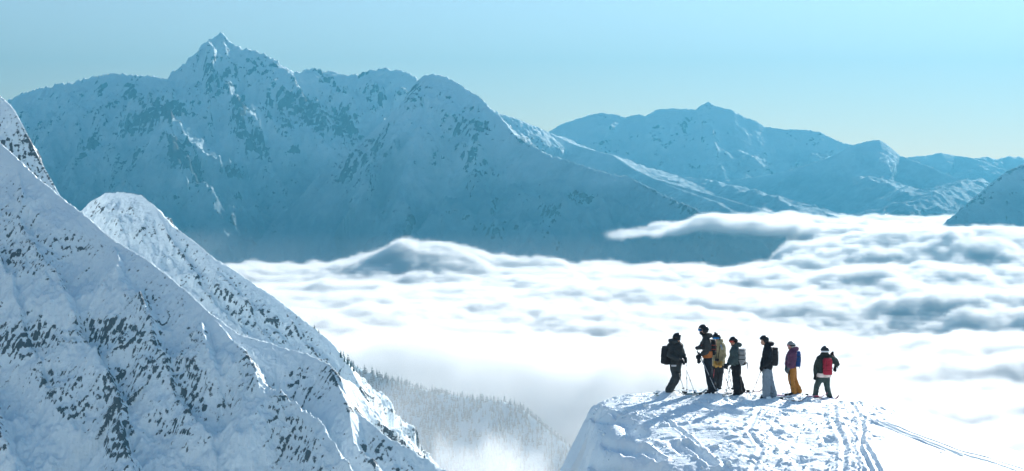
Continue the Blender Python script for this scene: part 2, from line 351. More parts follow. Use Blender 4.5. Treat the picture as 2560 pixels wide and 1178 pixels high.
FAR = [(trace([(2100, 430, 9500), (2200, 405, 9500), (2270, 392, 9500), (2320, 388, 9500), (2350, 381, 9500), (2385, 388, 9500), (2420, 392, 9430), (2450, 400, 9360), (2500, 420, 9280), (2600, 450, 9150)]), .5, .5, {}),
       (trace([(2380, 400, 9900), (2440, 394, 9900), (2480, 388, 9900), (2530, 390, 9900), (2600, 396, 9900), (2800, 380, 9900), (3100, 420, 9900)]), .5, .5, {})]
mountain('far_hills', 'faint far hills on the skyline at the right edge', FAR, 2000, 5000, 8800, 10300, 11., M_far, 40, 420, (25, 150), [], -.14, -420, .4, .8)

RGT = [(trace([(3000, 300, 5400), (2750, 345, 5200), (2640, 380, 5100), (2560, 408, 5000), (2520, 425, 4950), (2480, 455, 4900), (2440, 490, 4850), (2400, 525, 4800), (2365, 560, 4750), (2330, 640, 4700), (2280, 760, 4650)]), .62, .7, {'steep': 20, 'near': 80})]
mountain('right_edge_slope', 'dark blue slope falling left into the cloud at the right edge', RGT, 1250, 2700, 4300, 5600, 5.5, M_far, 36, 280, (14, 80), [(2480, 470, 120, 30, -40, .3)], -.10, -420, .4, .85)

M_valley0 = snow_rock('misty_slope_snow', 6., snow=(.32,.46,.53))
#<cloud>
# ------------------------------------------------------------------ sea of clouds (a real volume)
def cloud_sea():
    x0, x1, y0, y1, dx = -1500.0, 3000.0, 1240.0, 6700.0, CLOUD_STEP
    nx, ny = int((x1-x0)/dx)+1, int((y1-y0)/dx)+1
    xs = x0+np.arange(nx)*dx; ys = y0+np.arange(ny)*dx
    X, Y = np.meshgrid(xs, ys); X = X.astype(np.float32); Y = Y.astype(np.float32)
    n1 = fbm(X/900, Y/700, 4); n2 = ridged(X/420+5, Y/330, 5, .5)-.6; n3 = 1-np.abs(fbm(X/160, Y/130, 4))*3; MIST = .013
    bl = np.abs(fbm(X/520+2, Y/430, 5, .55))*2-.35; bl2 = np.abs(fbm(X/210+2, Y/190, 4, .55))*2-.3
    top = -268+60*sstep(2600, 4200, Y)+n1*36+bl*(13+9*sstep(200, 1000, X))+bl2*11+n3*6; base = np.full_like(top, -372.0)
    def bump(u, v, D, rx, ry, h, a=0.0, pw=1.0):
        cx, cy = (u-1280)/F*D, D
        c, s_ = math.cos(a), math.sin(a)
        px = (X-cx)*c+(Y-cy)*s_; py = -(X-cx)*s_+(Y-cy)*c
        return h*np.exp(-((px/rx)**2+(py/ry)**2)**pw)
    # far billow against the mountain, its shaded near side
    top += bump(1090, 600, 4080, 165, 190, 58, .1, 2)+bump(940, 620, 4050, 130, 150, 36, .2)+bump(1280, 640, 4080, 90, 120, 16)
    top += bump(700, 640, 4000, 200, 160, 8)-bump(980, 670, 3700, 330, 120, 22, .1)
    top += bump(2500, 620, 4000, 420, 260, 55)+bump(1900, 620, 4000, 260, 200, 14)
    top -= bump(2350, 755, 3000, 330, 230, 66, -.15)+bump(1830, 700, 3500, 200, 160, 20)
    top += bump(2300, 690, 3650, 480, 150, 24, -.1)
    top += bump(1500, 700, 3300, 500, 300, 8)
    # upper bank lying in the side valley on the right
    dens = np.ones_like(top)
    U = X/Y*F+1280
    e1 = fbm(X/260, Y/260, 4); e2 = fbm(X/420+8, X*0+3, 4)
    gap = 1-sstep(1800, 2050, U+e1*200)                      # blue gap before the upper bank, left of its root
    near = 1-sstep(4080+e2*260, 4260+e2*260, Y)
    rise = sstep(3650, 4500, Y)*(1-gap)*92
    bank_in = sstep(1490, 1560, U+e1*60)*sstep(4270, 4400, Y+e2*120)*(1-sstep(5900, 6300, Y))
    btop = -132+46*sstep(1500, 1800, U)+e1*30+fbm(X/110, Y/110, 4)*16+bump(2375, 530, 5400, 75, 260, 52, .3)+(n2*.3)*30
    sea = np.where((gap > .5), near, np.maximum(near, 1-sstep(5900, 6300, Y)))
    wsea = near+(1-gap)*(1-near)
    top = (top+rise)*wsea+(-420)*(1-wsea)
    usebank = (bank_in > 0) & (gap > .02) & (near < .5) & (btop > top)
    base = np.where(usebank, btop-20-30*sstep(1500, 1950, U), base)
    dens = np.where(usebank, bank_in*sstep(1490, 1620, U), dens)
    top = np.where(usebank, btop, top)
    # the open hole over the wooded valley
    edge = 2260+fbm(X/260, X*0+9, 4)*240+sstep(-260, 220, X)*(-120)+sstep(190, 480, X)*(-1050)
    hole = sstep(edge-170, edge+230, Y)
    mist = -205+fbm(X/120, Y/160, 4)*36
    top = np.where(hole < 1, top*hole+mist*(1-hole), top)
    dens = dens*(MIST+(1-MIST)*hole**1.5)
    # lone puff rising in the valley
    pf = bump(1235, 1160, 1420, 66, 60, 1.0, 0, 1.2)+bump(1130, 1170, 1400, 42, 44, .66)+bump(1350, 1170, 1430, 46, 44, .6)
    pf = np.clip(pf*(1+fbm(X/45, Y/45, 4)*.7), 0, 1)
    ptop = -420+pf*(166+fbm(X/40, Y/40, 4)*34); inp = (pf > .12) & (Y < 1700)
    top = np.where(inp, ptop, top); dens = np.where(inp, np.maximum(dens, pf*.13), dens)
    fog = sstep(3900, 4300, Y)*(.003+.003*fbm(X/400, Y/400, 4))
    o = grid_mesh('cloud_sea', xs, ys, top, {'dens': dens, 'base': base, 'fog': fog})
    a = NT('cloud_vapour'); v = a.n('VolumePrincipled'); v.inputs['Color'].default_value = (1, 1, 1, 1)
    v.inputs['Density'].default_value = CLOUD_DENS; v.inputs['Anisotropy'].default_value = .35
    a.l(v.outputs[0], a.out.inputs['Volume'])
    g = bpy.data.node_groups.new('cloud_volume', 'GeometryNodeTree')
    g.interface.new_socket('Geometry', in_out='INPUT', socket_type='NodeSocketGeometry')
    g.interface.new_socket('Geometry', in_out='OUTPUT', socket_type='NodeSocketGeometry')
    N = lambda t, **k: (lambda nd: [setattr(nd, a_, b_) for a_, b_ in k.items()] and nd or nd)(g.nodes.new(t))
    L = g.links.new
    gi, go = N('NodeGroupInput'), N('NodeGroupOutput')
    ps = N('GeometryNodeInputPosition'); sp = N('ShaderNodeSeparateXYZ'); L(ps.outputs[0], sp.inputs[0])
    def M(op, a_, b_=None, c_=None, clamp=False):
        nd = N('ShaderNodeMath', operation=op); nd.use_clamp = clamp
        for i, q in enumerate((a_, b_, c_)):
            if q is None: continue
            if isinstance(q, (int, float)): nd.inputs[i].default_value = q
            else: L(q, nd.inputs[i])
        return nd.outputs[0]
    ix = M('MINIMUM', M('MAXIMUM', M('ROUND', M('DIVIDE', M('SUBTRACT', sp.outputs[0], x0), dx)), 0), nx-1)
    iy = M('MINIMUM', M('MAXIMUM', M('ROUND', M('DIVIDE', M('SUBTRACT', sp.outputs[1], y0), dx)), 0), ny-1)
    idx = M('ADD', ix, M('MULTIPLY', iy, nx))
    def samp(src):
        sm = N('GeometryNodeSampleIndex', data_type='FLOAT', domain='POINT'); sm.clamp = True
        L(gi.outputs[0], sm.inputs[0]); L(src, sm.inputs['Value']); L(idx, sm.inputs['Index']); return sm.outputs[0]
    na = N('GeometryNodeInputNamedAttribute', data_type='FLOAT'); na.inputs[0].default_value = 'dens'
    nb = N('GeometryNodeInputNamedAttribute', data_type='FLOAT'); nb.inputs[0].default_value = 'base'
    z_top = samp(sp.outputs[2]); de = samp(na.outputs[0]); z_base = samp(nb.outputs[0])
    nf = N('GeometryNodeInputNamedAttribute', data_type='FLOAT'); nf.inputs[0].default_value = 'fog'; fo = samp(nf.outputs[0])
    def noi(sc, det):
        nz = N('ShaderNodeTexNoise'); nz.inputs['Scale'].default_value = sc; nz.inputs['Detail'].default_value = det; nz.inputs['Roughness'].default_value = .68
        L(ps.outputs[0], nz.inputs['Vector']); return nz.outputs[0]
    n_a = M('ADD', M('MULTIPLY', M('SUBTRACT', noi(1/48.0, 6), .5), 48.0), M('MULTIPLY', M('SUBTRACT', noi(1/170.0, 3), .5), 34.0))
    dd = M('SUBTRACT', M('ADD', z_top, n_a), sp.outputs[2])
    core = M('DIVIDE', dd, 13.0, clamp=True); core = M('MULTIPLY', core, core)
    base_ = M('DIVIDE', M('SUBTRACT', sp.outputs[2], M('SUBTRACT', z_base, n_a)), 30.0, clamp=True)
    dn = M('MULTIPLY', M('MULTIPLY', core, base_), de)
    fl_ = M('DIVIDE', M('SUBTRACT', M('ADD', M('MULTIPLY', n_a, .8), -128.0), sp.outputs[2]), 90.0, clamp=True)
    dn = M('MAXIMUM', dn, M('MULTIPLY', fl_, fo))
    vc = N('GeometryNodeVolumeCube')
    L(dn, vc.inputs['Density'])
    zlo, zhi = -376.0, -60.0
    vc.inputs['Min'].default_value = (x0, y0, zlo); vc.inputs['Max'].default_value = (x1, y1, zhi)
    vc.inputs['Resolution X'].default_value = nx; vc.inputs['Resolution Y'].default_value = ny; vc.inputs['Resolution Z'].default_value = int((zhi-zlo)/dx)+1
    sm = N('GeometryNodeSetMaterial'); sm.inputs['Material'].default_value = a.m
    L(vc.outputs[0], sm.inputs[0]); L(sm.outputs[0], go.inputs[0])
    md = o.modifiers.new('cloud_volume', 'NODES'); md.node_group = g
    o.data.materials.append(a.m)
    tag(o, 'white sea of clouds filling the valley below the mountains', 'clouds', None, 'stuff')
cloud_sea()
#</cloud>

#<rest>
# ------------------------------------------------------------------ wooded spur in the mist and its trees
def fir_mesh(name, h, n_tier, seed, seg=7, rag=.25, r=.2):
    """crown of a fir: drooping ragged tiers with gaps between them"""
    R = random.Random(seed); V = []; Fc = []
    for t in range(n_tier):
        f = t/(n_tier-1.0) if n_tier > 1 else 0
        zb = h*(.10+.80*f); rr = h*r*(1-f)**.85+.03*h; zt = min(h, zb+h*(.26-.12*f))
        b = len(V); V.append((0, 0, zt)); m = seg*2
        a0 = R.random()*6.28
        for k in range(m):
            a = a0+k*2*math.pi/m; q = rr*(1.0 if k % 2 == 0 else .55)*(1+R.uniform(-rag, rag))
            V.append((q*math.cos(a), q*math.sin(a), zb-(.05*h if k % 2 == 0 else 0)+R.uniform(-.02, .02)*h))
        for k in range(m): Fc.append((b, b+1+k, b+1+(k+1) % m))
    me = bpy.data.meshes.new(name); me.from_pydata(V, [], Fc); me.update(); return me, V, Fc

def needle_mat(name, snowy, dark=(.035, .06, .05), frost=(.78, .82, .84)):
    a = NT(name)
    g = a.n('NewGeometry'); sp = a.n('SeparateXYZ'); a.l(g.outputs['Normal'], sp.inputs[0])
    n = a.noise(a.pos(), 1.3, 3, .6)
    m = a.ramp(a.math('ADD', a.math('MULTIPLY', sp.outputs[2], .5), n), .95-snowy, 1.15-snowy)
    c = a.mix(m, (*dark, 1), (*frost, 1))
    b = a.n('BsdfPrincipled'); a.l(c, b.inputs['Base Color']); b.inputs['Roughness'].default_value = .9; a.l(b.outputs[0], a.out.inputs[0]); return a.m
M_fir = needle_mat('fir_needles_snow', .1); M_frost = needle_mat('frosted_needles', .0, (.02, .055, .065), (.42, .58, .65))

def bark_mat():
    a = NT('bark'); n = a.noise(a.pos((6, 6, 1)), 2, 3); c = a.mix(n, (.04, .03, .025, 1), (.11, .09, .075, 1))
    b = a.n('BsdfPrincipled'); a.l(c, b.inputs['Base Color']); b.inputs['Roughness'].default_value = .9; a.l(b.outputs[0], a.out.inputs[0]); return a.m
M_bark = bark_mat()

hill_r = [(trace([(700, 780, 1900), (800, 850, 1900), (900, 922, 1900), (960, 945, 1890), (1020, 962, 1880), (1080, 978, 1870), (1130, 986, 1860), (1200, 998, 1850), (1255, 1002, 1840), (1300, 1018, 1830), (1340, 1050, 1820), (1400, 1100, 1810), (1470, 1150, 1800), (1600, 1230, 1780)]), .6, .62, {})]
hx = np.arange(-420, 260, 5.0); hy = np.arange(1250, 2150, 5.0); HX, HY = np.meshgrid(hx, hy); HX = HX.astype(np.float32); HY = HY.astype(np.float32)
hh, _, hd = ridge_h(HX, HY, hill_r)
hh = hh+(fbm(HX/150, HY/150, 5)*16+ridged(HX/90, HY/300, 4)*10-5)*sstep(0, 60, hd)
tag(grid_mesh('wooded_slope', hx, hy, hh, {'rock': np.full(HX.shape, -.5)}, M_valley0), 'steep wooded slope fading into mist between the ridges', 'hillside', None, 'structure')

def height_at(x, y, gx, gy, H):
    i = np.clip(np.searchsorted(gx, x)-1, 0, len(gx)-2); j = np.clip(np.searchsorted(gy, y)-1, 0, len(gy)-2)
    fx = (x-gx[i])/(gx[i+1]-gx[i]); fy = (y-gy[j])/(gy[j+1]-gy[j])
    return (H[j, i]*(1-fx)+H[j, i+1]*fx)*(1-fy)+(H[j+1, i]*(1-fx)+H[j+1, i+1]*fx)*fy

def forest(name, pts, hs, mat, label):
    """many small firs joined into one mesh"""
    protos = []
    for k in range(8):
        me, V, Fc = fir_mesh('fir_proto', 1.0, 4, 50+k, 4, .35, .17); bpy.data.meshes.remove(me); protos.append((np.array(V, np.float32), np.array(Fc)))
    co = []; fc = []; b = 0; R = np.random.RandomState(3)
    for (p, h) in zip(pts, hs):
        V, Fc = protos[R.randint(8)]; a = R.rand()*6.28; c, s_ = math.cos(a), math.sin(a); w_ = R.uniform(.8, 1.2)
        X_ = (V[:, 0]*c-V[:, 1]*s_)*w_; Y_ = (V[:, 0]*s_+V[:, 1]*c)*w_
        co.append(np.stack([X_*h+p[0], Y_*h+p[1], V[:, 2]*h+p[2]], -1)); fc.append(Fc+b); b += len(V)
    co = np.concatenate(co); fc = np.concatenate(fc)
    me = bpy.data.meshes.new(name); me.vertices.add(len(co)); me.vertices.foreach_set('co', co.reshape(-1).astype(np.float32))
    me.loops.add(len(fc)*3); me.loops.foreach_set('vertex_index', fc.reshape(-1).astype(np.int32)); me.polygons.add(len(fc)); me.polygons.foreach_set('loop_start', (np.arange(len(fc))*3).astype(np.int32))
    me.update(calc_edges=True); me.materials.append(mat); o = bpy.data.objects.new(name, me); COL.objects.link(o)
    tag(o, label, 'forest', None, 'stuff')
R0 = np.random.RandomState(11)
px_ = R0.uniform(-300, 200, 16000); py_ = R0.uniform(1480, 1900, 16000); pz_ = height_at(px_, py_, hx, hy, hh)
U_, V_ = PX(px_, py_, pz_); dn = fbm(px_/70, py_/70, 4)
ok = (U_ > 840) & (U_ < 1520) & (V_ < 1230) & (dn > -.28) & (R0.rand(16000) < .75)
forest('misty_forest', np.stack([px_, py_, pz_-.3], -1)[ok], R0.uniform(5.0, 12.0, ok.sum()), M_frost, 'snow dusted conifer forest on the misty slope')

def single_fir(u, v, D, h, label, seed):
    me, _, _ = fir_mesh('crown', h, 9, seed, 6, .3, .19)
    x, y, z = W(u, v, D)
    e = bpy.data.objects.new('fir_tree', None); COL.objects.link(e); e.location = (x, y, z); e.empty_display_size = .5
    tag(e, label, 'fir tree', 'fir trees on the flank of the left peak')
    c = bpy.data.objects.new('crown', me); COL.objects.link(c); c.parent = e; me.materials.append(M_fir)
    bm = bmesh.new(); bmesh.ops.create_cone(bm, segments=7, radius1=h*.022, radius2=h*.004, depth=h*1.0, cap_ends=True)
    for q in bm.verts: q.co.z += h*.44
    mt = bpy.data.meshes.new('trunk'); bm.to_mesh(mt); bm.free(); mt.materials.append(M_bark)
    t = bpy.data.objects.new('trunk', mt); COL.objects.link(t); t.parent = e
for i, (u, v, D, h, lab) in enumerate([
    (852, 896, 1236, 7.5, 'tall snowy fir highest of the cluster on the flank above the misty forest'),
    (861, 906, 1234, 5.2, 'short fir just right of the highest fir of the flank cluster'),
    (869.5, 912, 1230, 6.8, 'slim fir standing in the middle of the flank cluster'),
    (876.5, 920, 1228, 5.6, 'second lowest fir of the cluster on the sunlit flank'),
    (884, 930, 1226, 5.4, 'lowest fir of the flank cluster, beside the misty forest edge'),
    (786, 822, 1246, 3.6, 'tiny fir on the bare flank, uppermost of all'),
    (797, 832, 1244, 3.2, 'tiny fir just below the uppermost fir on the bare flank'),
    (840, 884, 1238, 4.2, 'small fir left of the tallest fir of the flank cluster'),
    (1061, 1146, 879, 3.4, 'lone dark fir at the foot of the ridge beside the cloud puff')]):
    single_fir(u, v, D, h, lab, 100+i)

# ------------------------------------------------------------------ the trampled snow knoll
CR = [(1300, 1270), (1400, 1150), (1440, 1085), (1475, 1030), (1505, 1004), (1560, 990), (1620, 984), (1680, 980), (1740, 975), (1800, 977), (1850, 982), (1900, 986), (1960, 987), (2030, 989), (2090, 995), (2150, 1006), (2200, 1017), (2300, 1042), (2400, 1075), (2480, 1106), (2560, 1140), (2700, 1200), (3000, 1350), (3600, 1700)]
def densify(a0, a1, b0, b1, st, co_):
    left = a0+(b0-a0)*np.linspace(0, 1, 26)[:-1]; right = b1+(a1-b1)*np.linspace(0, 1, 26)[1:]
    return np.concatenate([left, np.arange(b0, b1, st), right[right > b1]])
kx = densify(-8, 34, 1.0, 17.5, .028, 0); ky = densify(22, 75, 33.2, 46.0, .036, 0)
KX, KY = np.meshgrid(kx, ky); KX = KX.astype(np.float32); KY = KY.astype(np.float32)
FEET = []     # filled below: x, y, z where the skiers stand
YC = 43.6
def knoll_base(x, y):
    u = x/YC*F+1280
    zc = (HV-np.interp(u, [c[0] for c in CR], [c[1] for c in CR]))/F*YC
    z = zc+.05*np.clip(YC-y, 0, 2.8)
    z = z-.0195*np.clip(41.0-y, 0, 99)**2
    z = z-.10*np.clip(y-YC, 0, 99)-.05*np.clip(y-YC, 0, 6)**2-.5*np.clip(y-YC-6, 0, 99)
    # left hand wall below the lip
    xe = np.interp(y, [30, 34, 37, 40, 44], [1.55, 1.75, 2.05, 2.35, 2.7])
    xe = xe+fbm(np.asarray(y)*1.3, np.asarray(x)*.4+3, 4)*.55
    z = z-np.clip(xe+.1-x, 0, 99)*1.15*sstep(0, .35, xe+.1-x)*np.where(y < 41.5, 1, .35)
    return z
def kline(pts):
    """pixels to ground points on the knoll"""
    out = []
    ys_ = np.linspace(33.5, 44, 500)
    for u, v in pts:
        xs_ = (u-1280)/F*ys_; zs = (HV-v)/F*ys_; g = knoll_base(xs_, ys_); i = np.nonzero(g > zs)[0]
        # first crossing from the near side going away
        j = i[0] if len(i) else len(ys_)-1
        out.append((xs_[j], ys_[j]))
    return out
def seg_dist(X, Y, pts):
    best = np.full(X.shape, 1e9, np.float32); sd = np.zeros_like(best)
    for p, q in zip(pts[:-1], pts[1:]):
        dx, dy = q[0]-p[0], q[1]-p[1]; L2 = dx*dx+dy*dy+1e-9
        t = np.clip(((X-p[0])*dx+(Y-p[1])*dy)/L2, 0, 1); ex = X-p[0]-t*dx; ey = Y-p[1]-t*dy; d = np.sqrt(ex*ex+ey*ey)
        m = d < best; best = np.where(m, d, best); sd = np.where(m, np.sign(dx*ey-dy*ex), sd)
    return best, sd
def knoll_height(X, Y, detail=True):
    z = knoll_base(X, Y)
    U = X/Y*F+1280; V = HV-z/Y*F
    smooth = sstep(-30, 110, (U-2160)-(1075-V)*.8+fbm(X/1.2, Y/1.2, 4)*160)*sstep(1010, 1080, V)     # untouched snow on the right
    ch = (1-.93*smooth)
    z = z+fbm(X/2.2, Y/1.6, 4)*.085*(.4+.6*ch)
    wxx = X+fbm(X/.9, Y/.9, 3)*.3; patch = sstep(-.18, .22, fbm(X/1.7+4, Y/1.1, 4))
    z = z+(ridged(wxx/.8+3, Y/.45, 5, .55)-.6)*.040*ch*(.3+.7*patch)
    z = z+fbm(X/.10, Y/.11, 3)*.024*ch*(.35+.65*patch)+np.clip(fbm(wxx/.42+9, Y/.36, 4)-.12, 0, 1)*.16*ch*patch+fbm(X/.55+Y*.3, Y/.10, 3)*.012*ch
    z = z-np.clip(fbm(wxx/.6+29, Y/.5, 3)-.16, 0, 1)*.12*ch
    band = np.exp(-((U-2150-(V-1090)*-.05)/34)**2)*.05*sstep(1010, 1040, V)
    z = z+fbm(X/.14, Y/.3, 3)*band*1.2
    def hollow(u, v, ru, rv, dep, a=0.0):
        nonlocal z
        c, s_ = math.cos(a), math.sin(a); du, dv = (U-u), (V-v)
        p = (du*c+dv*s_)/ru; q = (-du*s_+dv*c)/rv
        z = z-dep*np.exp(-(p*p+q*q)**1.6)
    hollow(1588, 1078, 30, 13, .30, .3); hollow(1530, 1050, 60, 9, .16, .12); hollow(1565, 1118, 28, 13, .36, .3)
    hollow(1560, 1172, 80, 20, .55, .25); hollow(1660, 1182, 60, 14, .35, .3); hollow(1520, 1110, 20, 10, .12, .3)
    hollow(1800, 1022, 60, 5, .13, .22); hollow(1810, 999, 60, 5, .10); hollow(1865, 994, 40, 5, .12); hollow(1770, 992, 40, 4, .12); hollow(2085, 1004, 30, 5, .10)
    hollow(2070, 1098, 16, 7, .12); hollow(2000, 1150, 22, 9, .12); hollow(1700, 1120, 26, 8, .12, .5); hollow(1940, 1080, 16, 7, .1)
    # ski tracks
    for pts, wd, dep in [([(1600, 1120), (1650, 1150)], .10, .14), ([(1715, 1108), (1745, 1130), (1782, 1164)], .09, .14), ([(1700, 1110), (1735, 1140)], .05, .06),
                         ([(2182, 1052), (2260, 1085), (2380, 1130), (2540, 1180)], .06, .08), ([(2195, 1050), (2275, 1082), (2395, 1126), (2560, 1176)], .05, .06),
                         ([(2230, 1036), (2330, 1058), (2440, 1090), (2570, 1140)], .05, .07), ([(2215, 1030), (2320, 1062), (2430, 1100), (2530, 1145)], .04, .05), ([(2160, 1046), (2250, 1078), (2320, 1108), (2400, 1140)], .05, .05),
                         ([(2085, 1015), (2088, 1060), (2112, 1110), (2108, 1178)], .07, .035), ([(2128, 1010), (2160, 1070), (2150, 1120), (2178, 1178)], .05, .045), ([(2160, 1040), (2150, 1090), (2200, 1178)], .05, .04),
                         ([(1900, 1020), (1870, 1080), (1905, 1120), (1880, 1178)], .06, .03), ([(1840, 1040), (1740, 1030), (1640, 1035)], .05, .05), ([(1560, 1150), (1610, 1178)], .05, .06),
                         ([(1485, 1036), (1560, 1030), (1640, 1045)], .06, .07), ([(1480, 1046), (1540, 1040), (1600, 1048)], .05, .07), ([(1660, 1050), (1720, 1090), (1760, 1130)], .05, .05)]:
        d, sd = seg_dist(X, Y, kline(pts))
        z = z-dep*np.exp(-(d/wd)**2)+dep*.45*np.exp(-((d-wd*1.9)/(wd*.7))**2)
    for (fx, fy, fz, rr) in FEET:
        wgt = np.exp(-(((X-fx)**2+(Y-fy)**2*.8)/(rr*rr))**1.5)
        z = z*(1-wgt)+(fz+fbm(X/.2, Y/.2, 3)*.03)*wgt
    return z

M_knoll = None
def knoll_mat():
    a = NT('trampled_snow')
    b = a.n('BsdfPrincipled'); b.inputs['Roughness'].default_value = .6; b.inputs['Specular IOR Level'].default_value = .25
    n = a.noise(a.pos(), .6, 4); a.l(a.mix(n, (.82, .90, .93, 1), (.87, .93, .955, 1)), b.inputs['Base Color'])
    bp = a.n('Bump'); bp.inputs['Strength'].default_value = .55; bp.inputs['Distance'].default_value = .03
    a.l(a.noise(a.pos((1, 1, 1)), 16, 5, .65), bp.inputs['Height']); a.l(bp.outputs[0], b.inputs['Normal']); a.l(b.outputs[0], a.out.inputs[0]); return a.m
M_knoll = knoll_mat()

#<people>
# ------------------------------------------------------------------ skiers: shapes
from mathutils import noise as mnoise
def shape_bm():
    return bmesh.new()
def ball(bm, c, r, seg=12):
    r = r if isinstance(r, (tuple, list)) else (r, r, r)
    m = Matrix.Translation(Vector(c)) @ Matrix.Diagonal((r[0], r[1], r[2], 1))
    bmesh.ops.create_uvsphere(bm, u_segments=seg, v_segments=max(6, seg*2//3), radius=1.0, matrix=m)
def limb(bm, p, q, r1, r2, seg=12, caps=True):
    p, q = Vector(p), Vector(q); d = q-p; L = d.length
    if L < 1e-5: return
    rot = d.to_track_quat('Z', 'Y').to_matrix().to_4x4()
    bmesh.ops.create_cone(bm, cap_ends=True, segments=seg, radius1=r1, radius2=r2, depth=L, matrix=Matrix.Translation((p+q)/2) @ rot)
    if caps: ball(bm, p, r1, seg); ball(bm, q, r2, seg)
def chain(bm, pts, rad):
    for i in range(len(pts)-1): limb(bm, pts[i], pts[i+1], rad[i], rad[i+1])
def slab(bm, c, size, rot=None, bev=.2):
    r = bmesh.ops.create_cube(bm, size=1.0); vs_ = r['verts']
    m = Matrix.Translation(Vector(c)) @ (rot.to_4x4() if rot is not None else Matrix.Identity(4)) @ Matrix.Diagonal((*size, 1))
    bmesh.ops.transform(bm, matrix=m, verts=vs_)
    es = list({e for v in vs_ for e in v.link_edges}); bmesh.ops.bevel(bm, geom=es, offset=min(size)*bev, segments=2, profile=.6, affect='EDGES')
def finish(bm, name, mat, parent, voxel=None, folds=0.0, fs=9.0, smooth=2, seed=0):
    """link the shape; voxel = fuse the pieces into one continuous surface; folds = depth of cloth creases"""
    me = bpy.data.meshes.new(name); bm.to_mesh(me); bm.free()
    if voxel:
        t = bpy.data.objects.new('tmp', me); COL.objects.link(t)
        md = t.modifiers.new('r', 'REMESH'); md.mode = 'VOXEL'; md.voxel_size = voxel; md.use_smooth_shade = True
        ms = t.modifiers.new('s', 'SMOOTH'); ms.iterations = smooth; ms.factor = .6
        dg = bpy.context.evaluated_depsgraph_get(); dg.update()
        me2 = bpy.data.meshes.new_from_object(t.evaluated_get(dg)); bpy.data.objects.remove(t); bpy.data.meshes.remove(me); me = me2; me.name = name
        if folds:
            n = len(me.vertices); co = np.empty(n*3, np.float32); me.vertices.foreach_get('co', co); no = np.empty(n*3, np.float32); me.vertices.foreach_get('normal', no)
            co = co.reshape(-1, 3); no = no.reshape(-1, 3)
            a = pn(co[:, 0]*fs+co[:, 1]*4+seed, co[:, 2]*fs*1.5+co[:, 0]*6); b = pn(co[:, 0]*fs*2.2+co[:, 1]*9, co[:, 2]*fs*2.4+seed)
            co += no*((1-2*np.abs(a))*folds+b*folds*.5)[:, None]
            me.vertices.foreach_set('co', co.reshape(-1)); me.update()
    me.polygons.foreach_set('use_smooth', np.ones(len(me.polygons), bool))
    me.materials.clear(); me.materials.append(mat)
    o = bpy.data.objects.new(name, me); COL.objects.link(o)
    if parent is not None: o.parent = parent
    return o

MC = {}
def cloth(name, c, rough=.8, bump=.25, scale=60, c2=None, metal=0.0):
    if name in MC: return MC[name]
    a = NT(name); b = a.n('BsdfPrincipled'); b.inputs['Roughness'].default_value = rough; b.inputs['Metallic'].default_value = metal
    b.inputs['Specular IOR Level'].default_value = .3
    n = a.noise(a.pos(), 9, 4, .6); c2 = c2 or tuple(min(1, q*1.5+.004) for q in c)
    a.l(a.mix(n, (*[q*.75 for q in c], 1), (*c2, 1)), b.inputs['Base Color'])
    if bump:
        bp = a.n('Bump'); bp.inputs['Strength'].default_value = bump; bp.inputs['Distance'].default_value = .01
        a.l(a.noise(a.pos(), scale, 3), bp.inputs['Height']); a.l(bp.outputs[0], b.inputs['Normal'])
    a.l(b.outputs[0], a.out.inputs[0]); MC[name] = a.m; return a.m
skin = cloth('skin', (.42, .24, .17), .55, 0)
black = cloth('black_fabric', (.010, .013, .017), .8)
plastic = cloth('black_plastic', (.012, .014, .018), .3, 0)
metal_ = cloth('pole_metal', (.13, .14, .15), .35, 0, metal=.8)
lite_metal = cloth('light_pole_metal', (.35, .37, .4), .35, 0, metal=.6)

class Person:
    """joints given as pixels of the photograph, with a depth offset in metres; everything in world metres"""
    def __init__(s, u0, v0, D, label):
        s.o = Vector(W(u0, v0, D)); s.D = D; s.ppm = F/D; s.u0, s.v0 = u0, v0
        s.e = bpy.data.objects.new('person', None); COL.objects.link(s.e); s.e.location = s.o; s.e.empty_display_size = .3
        tag(s.e, label, 'person', 'skiers standing on the snow knoll')
    def p(s, u, v, d=0.0): return Vector(((u-s.u0)/s.ppm, d, (s.v0-v)/s.ppm))
    def w(s, u, v, d=0.0): return s.o+s.p(u, v, d)

def hand(bm, wrist, direction, side, sz=1.0, curl=.9):
    """palm, four unequal bent fingers and a thumb, closing round what is held"""
    d = Vector(direction).normalized(); s_ = Vector(side).normalized(); n = d.cross(s_).normalized()
    wr = Vector(wrist); pal = wr+d*.055*sz
    ball(bm, pal, (.038*sz, .038*sz, .038*sz), 10); limb(bm, wr, wr+d*.085*sz, .03*sz, .036*sz, 8)
    for i, L in enumerate((.072, .082, .077, .06)):
        b0 = wr+d*.088*sz+s_*(.030-.021*i)*sz
        b1 = b0+(d*math.cos(curl*.6)+n*math.sin(curl*.6))*L*.45*sz; b2 = b1+(d*math.cos(curl*1.7)+n*math.sin(curl*1.7))*L*.35*sz; b3 = b2+(d*math.cos(curl*2.6)+n*math.sin(curl*2.6))*L*.28*sz
        limb(bm, b0, b1, .0125*sz, .0118*sz, 6); limb(bm, b1, b2, .0118*sz, .011*sz, 6); limb(bm, b2, b3, .011*sz, .0095*sz, 6)
    t0 = wr+d*.03*sz+s_*.03*sz; t1 = t0+(s_*.7+d*.6+n*.3).normalized()*.042*sz; t2 = t1+(d*.8+n*.8).normalized()*.034*sz
    limb(bm, t0, t1, .015*sz, .013*sz, 6); limb(bm, t1, t2, .013*sz, .011*sz, 6)

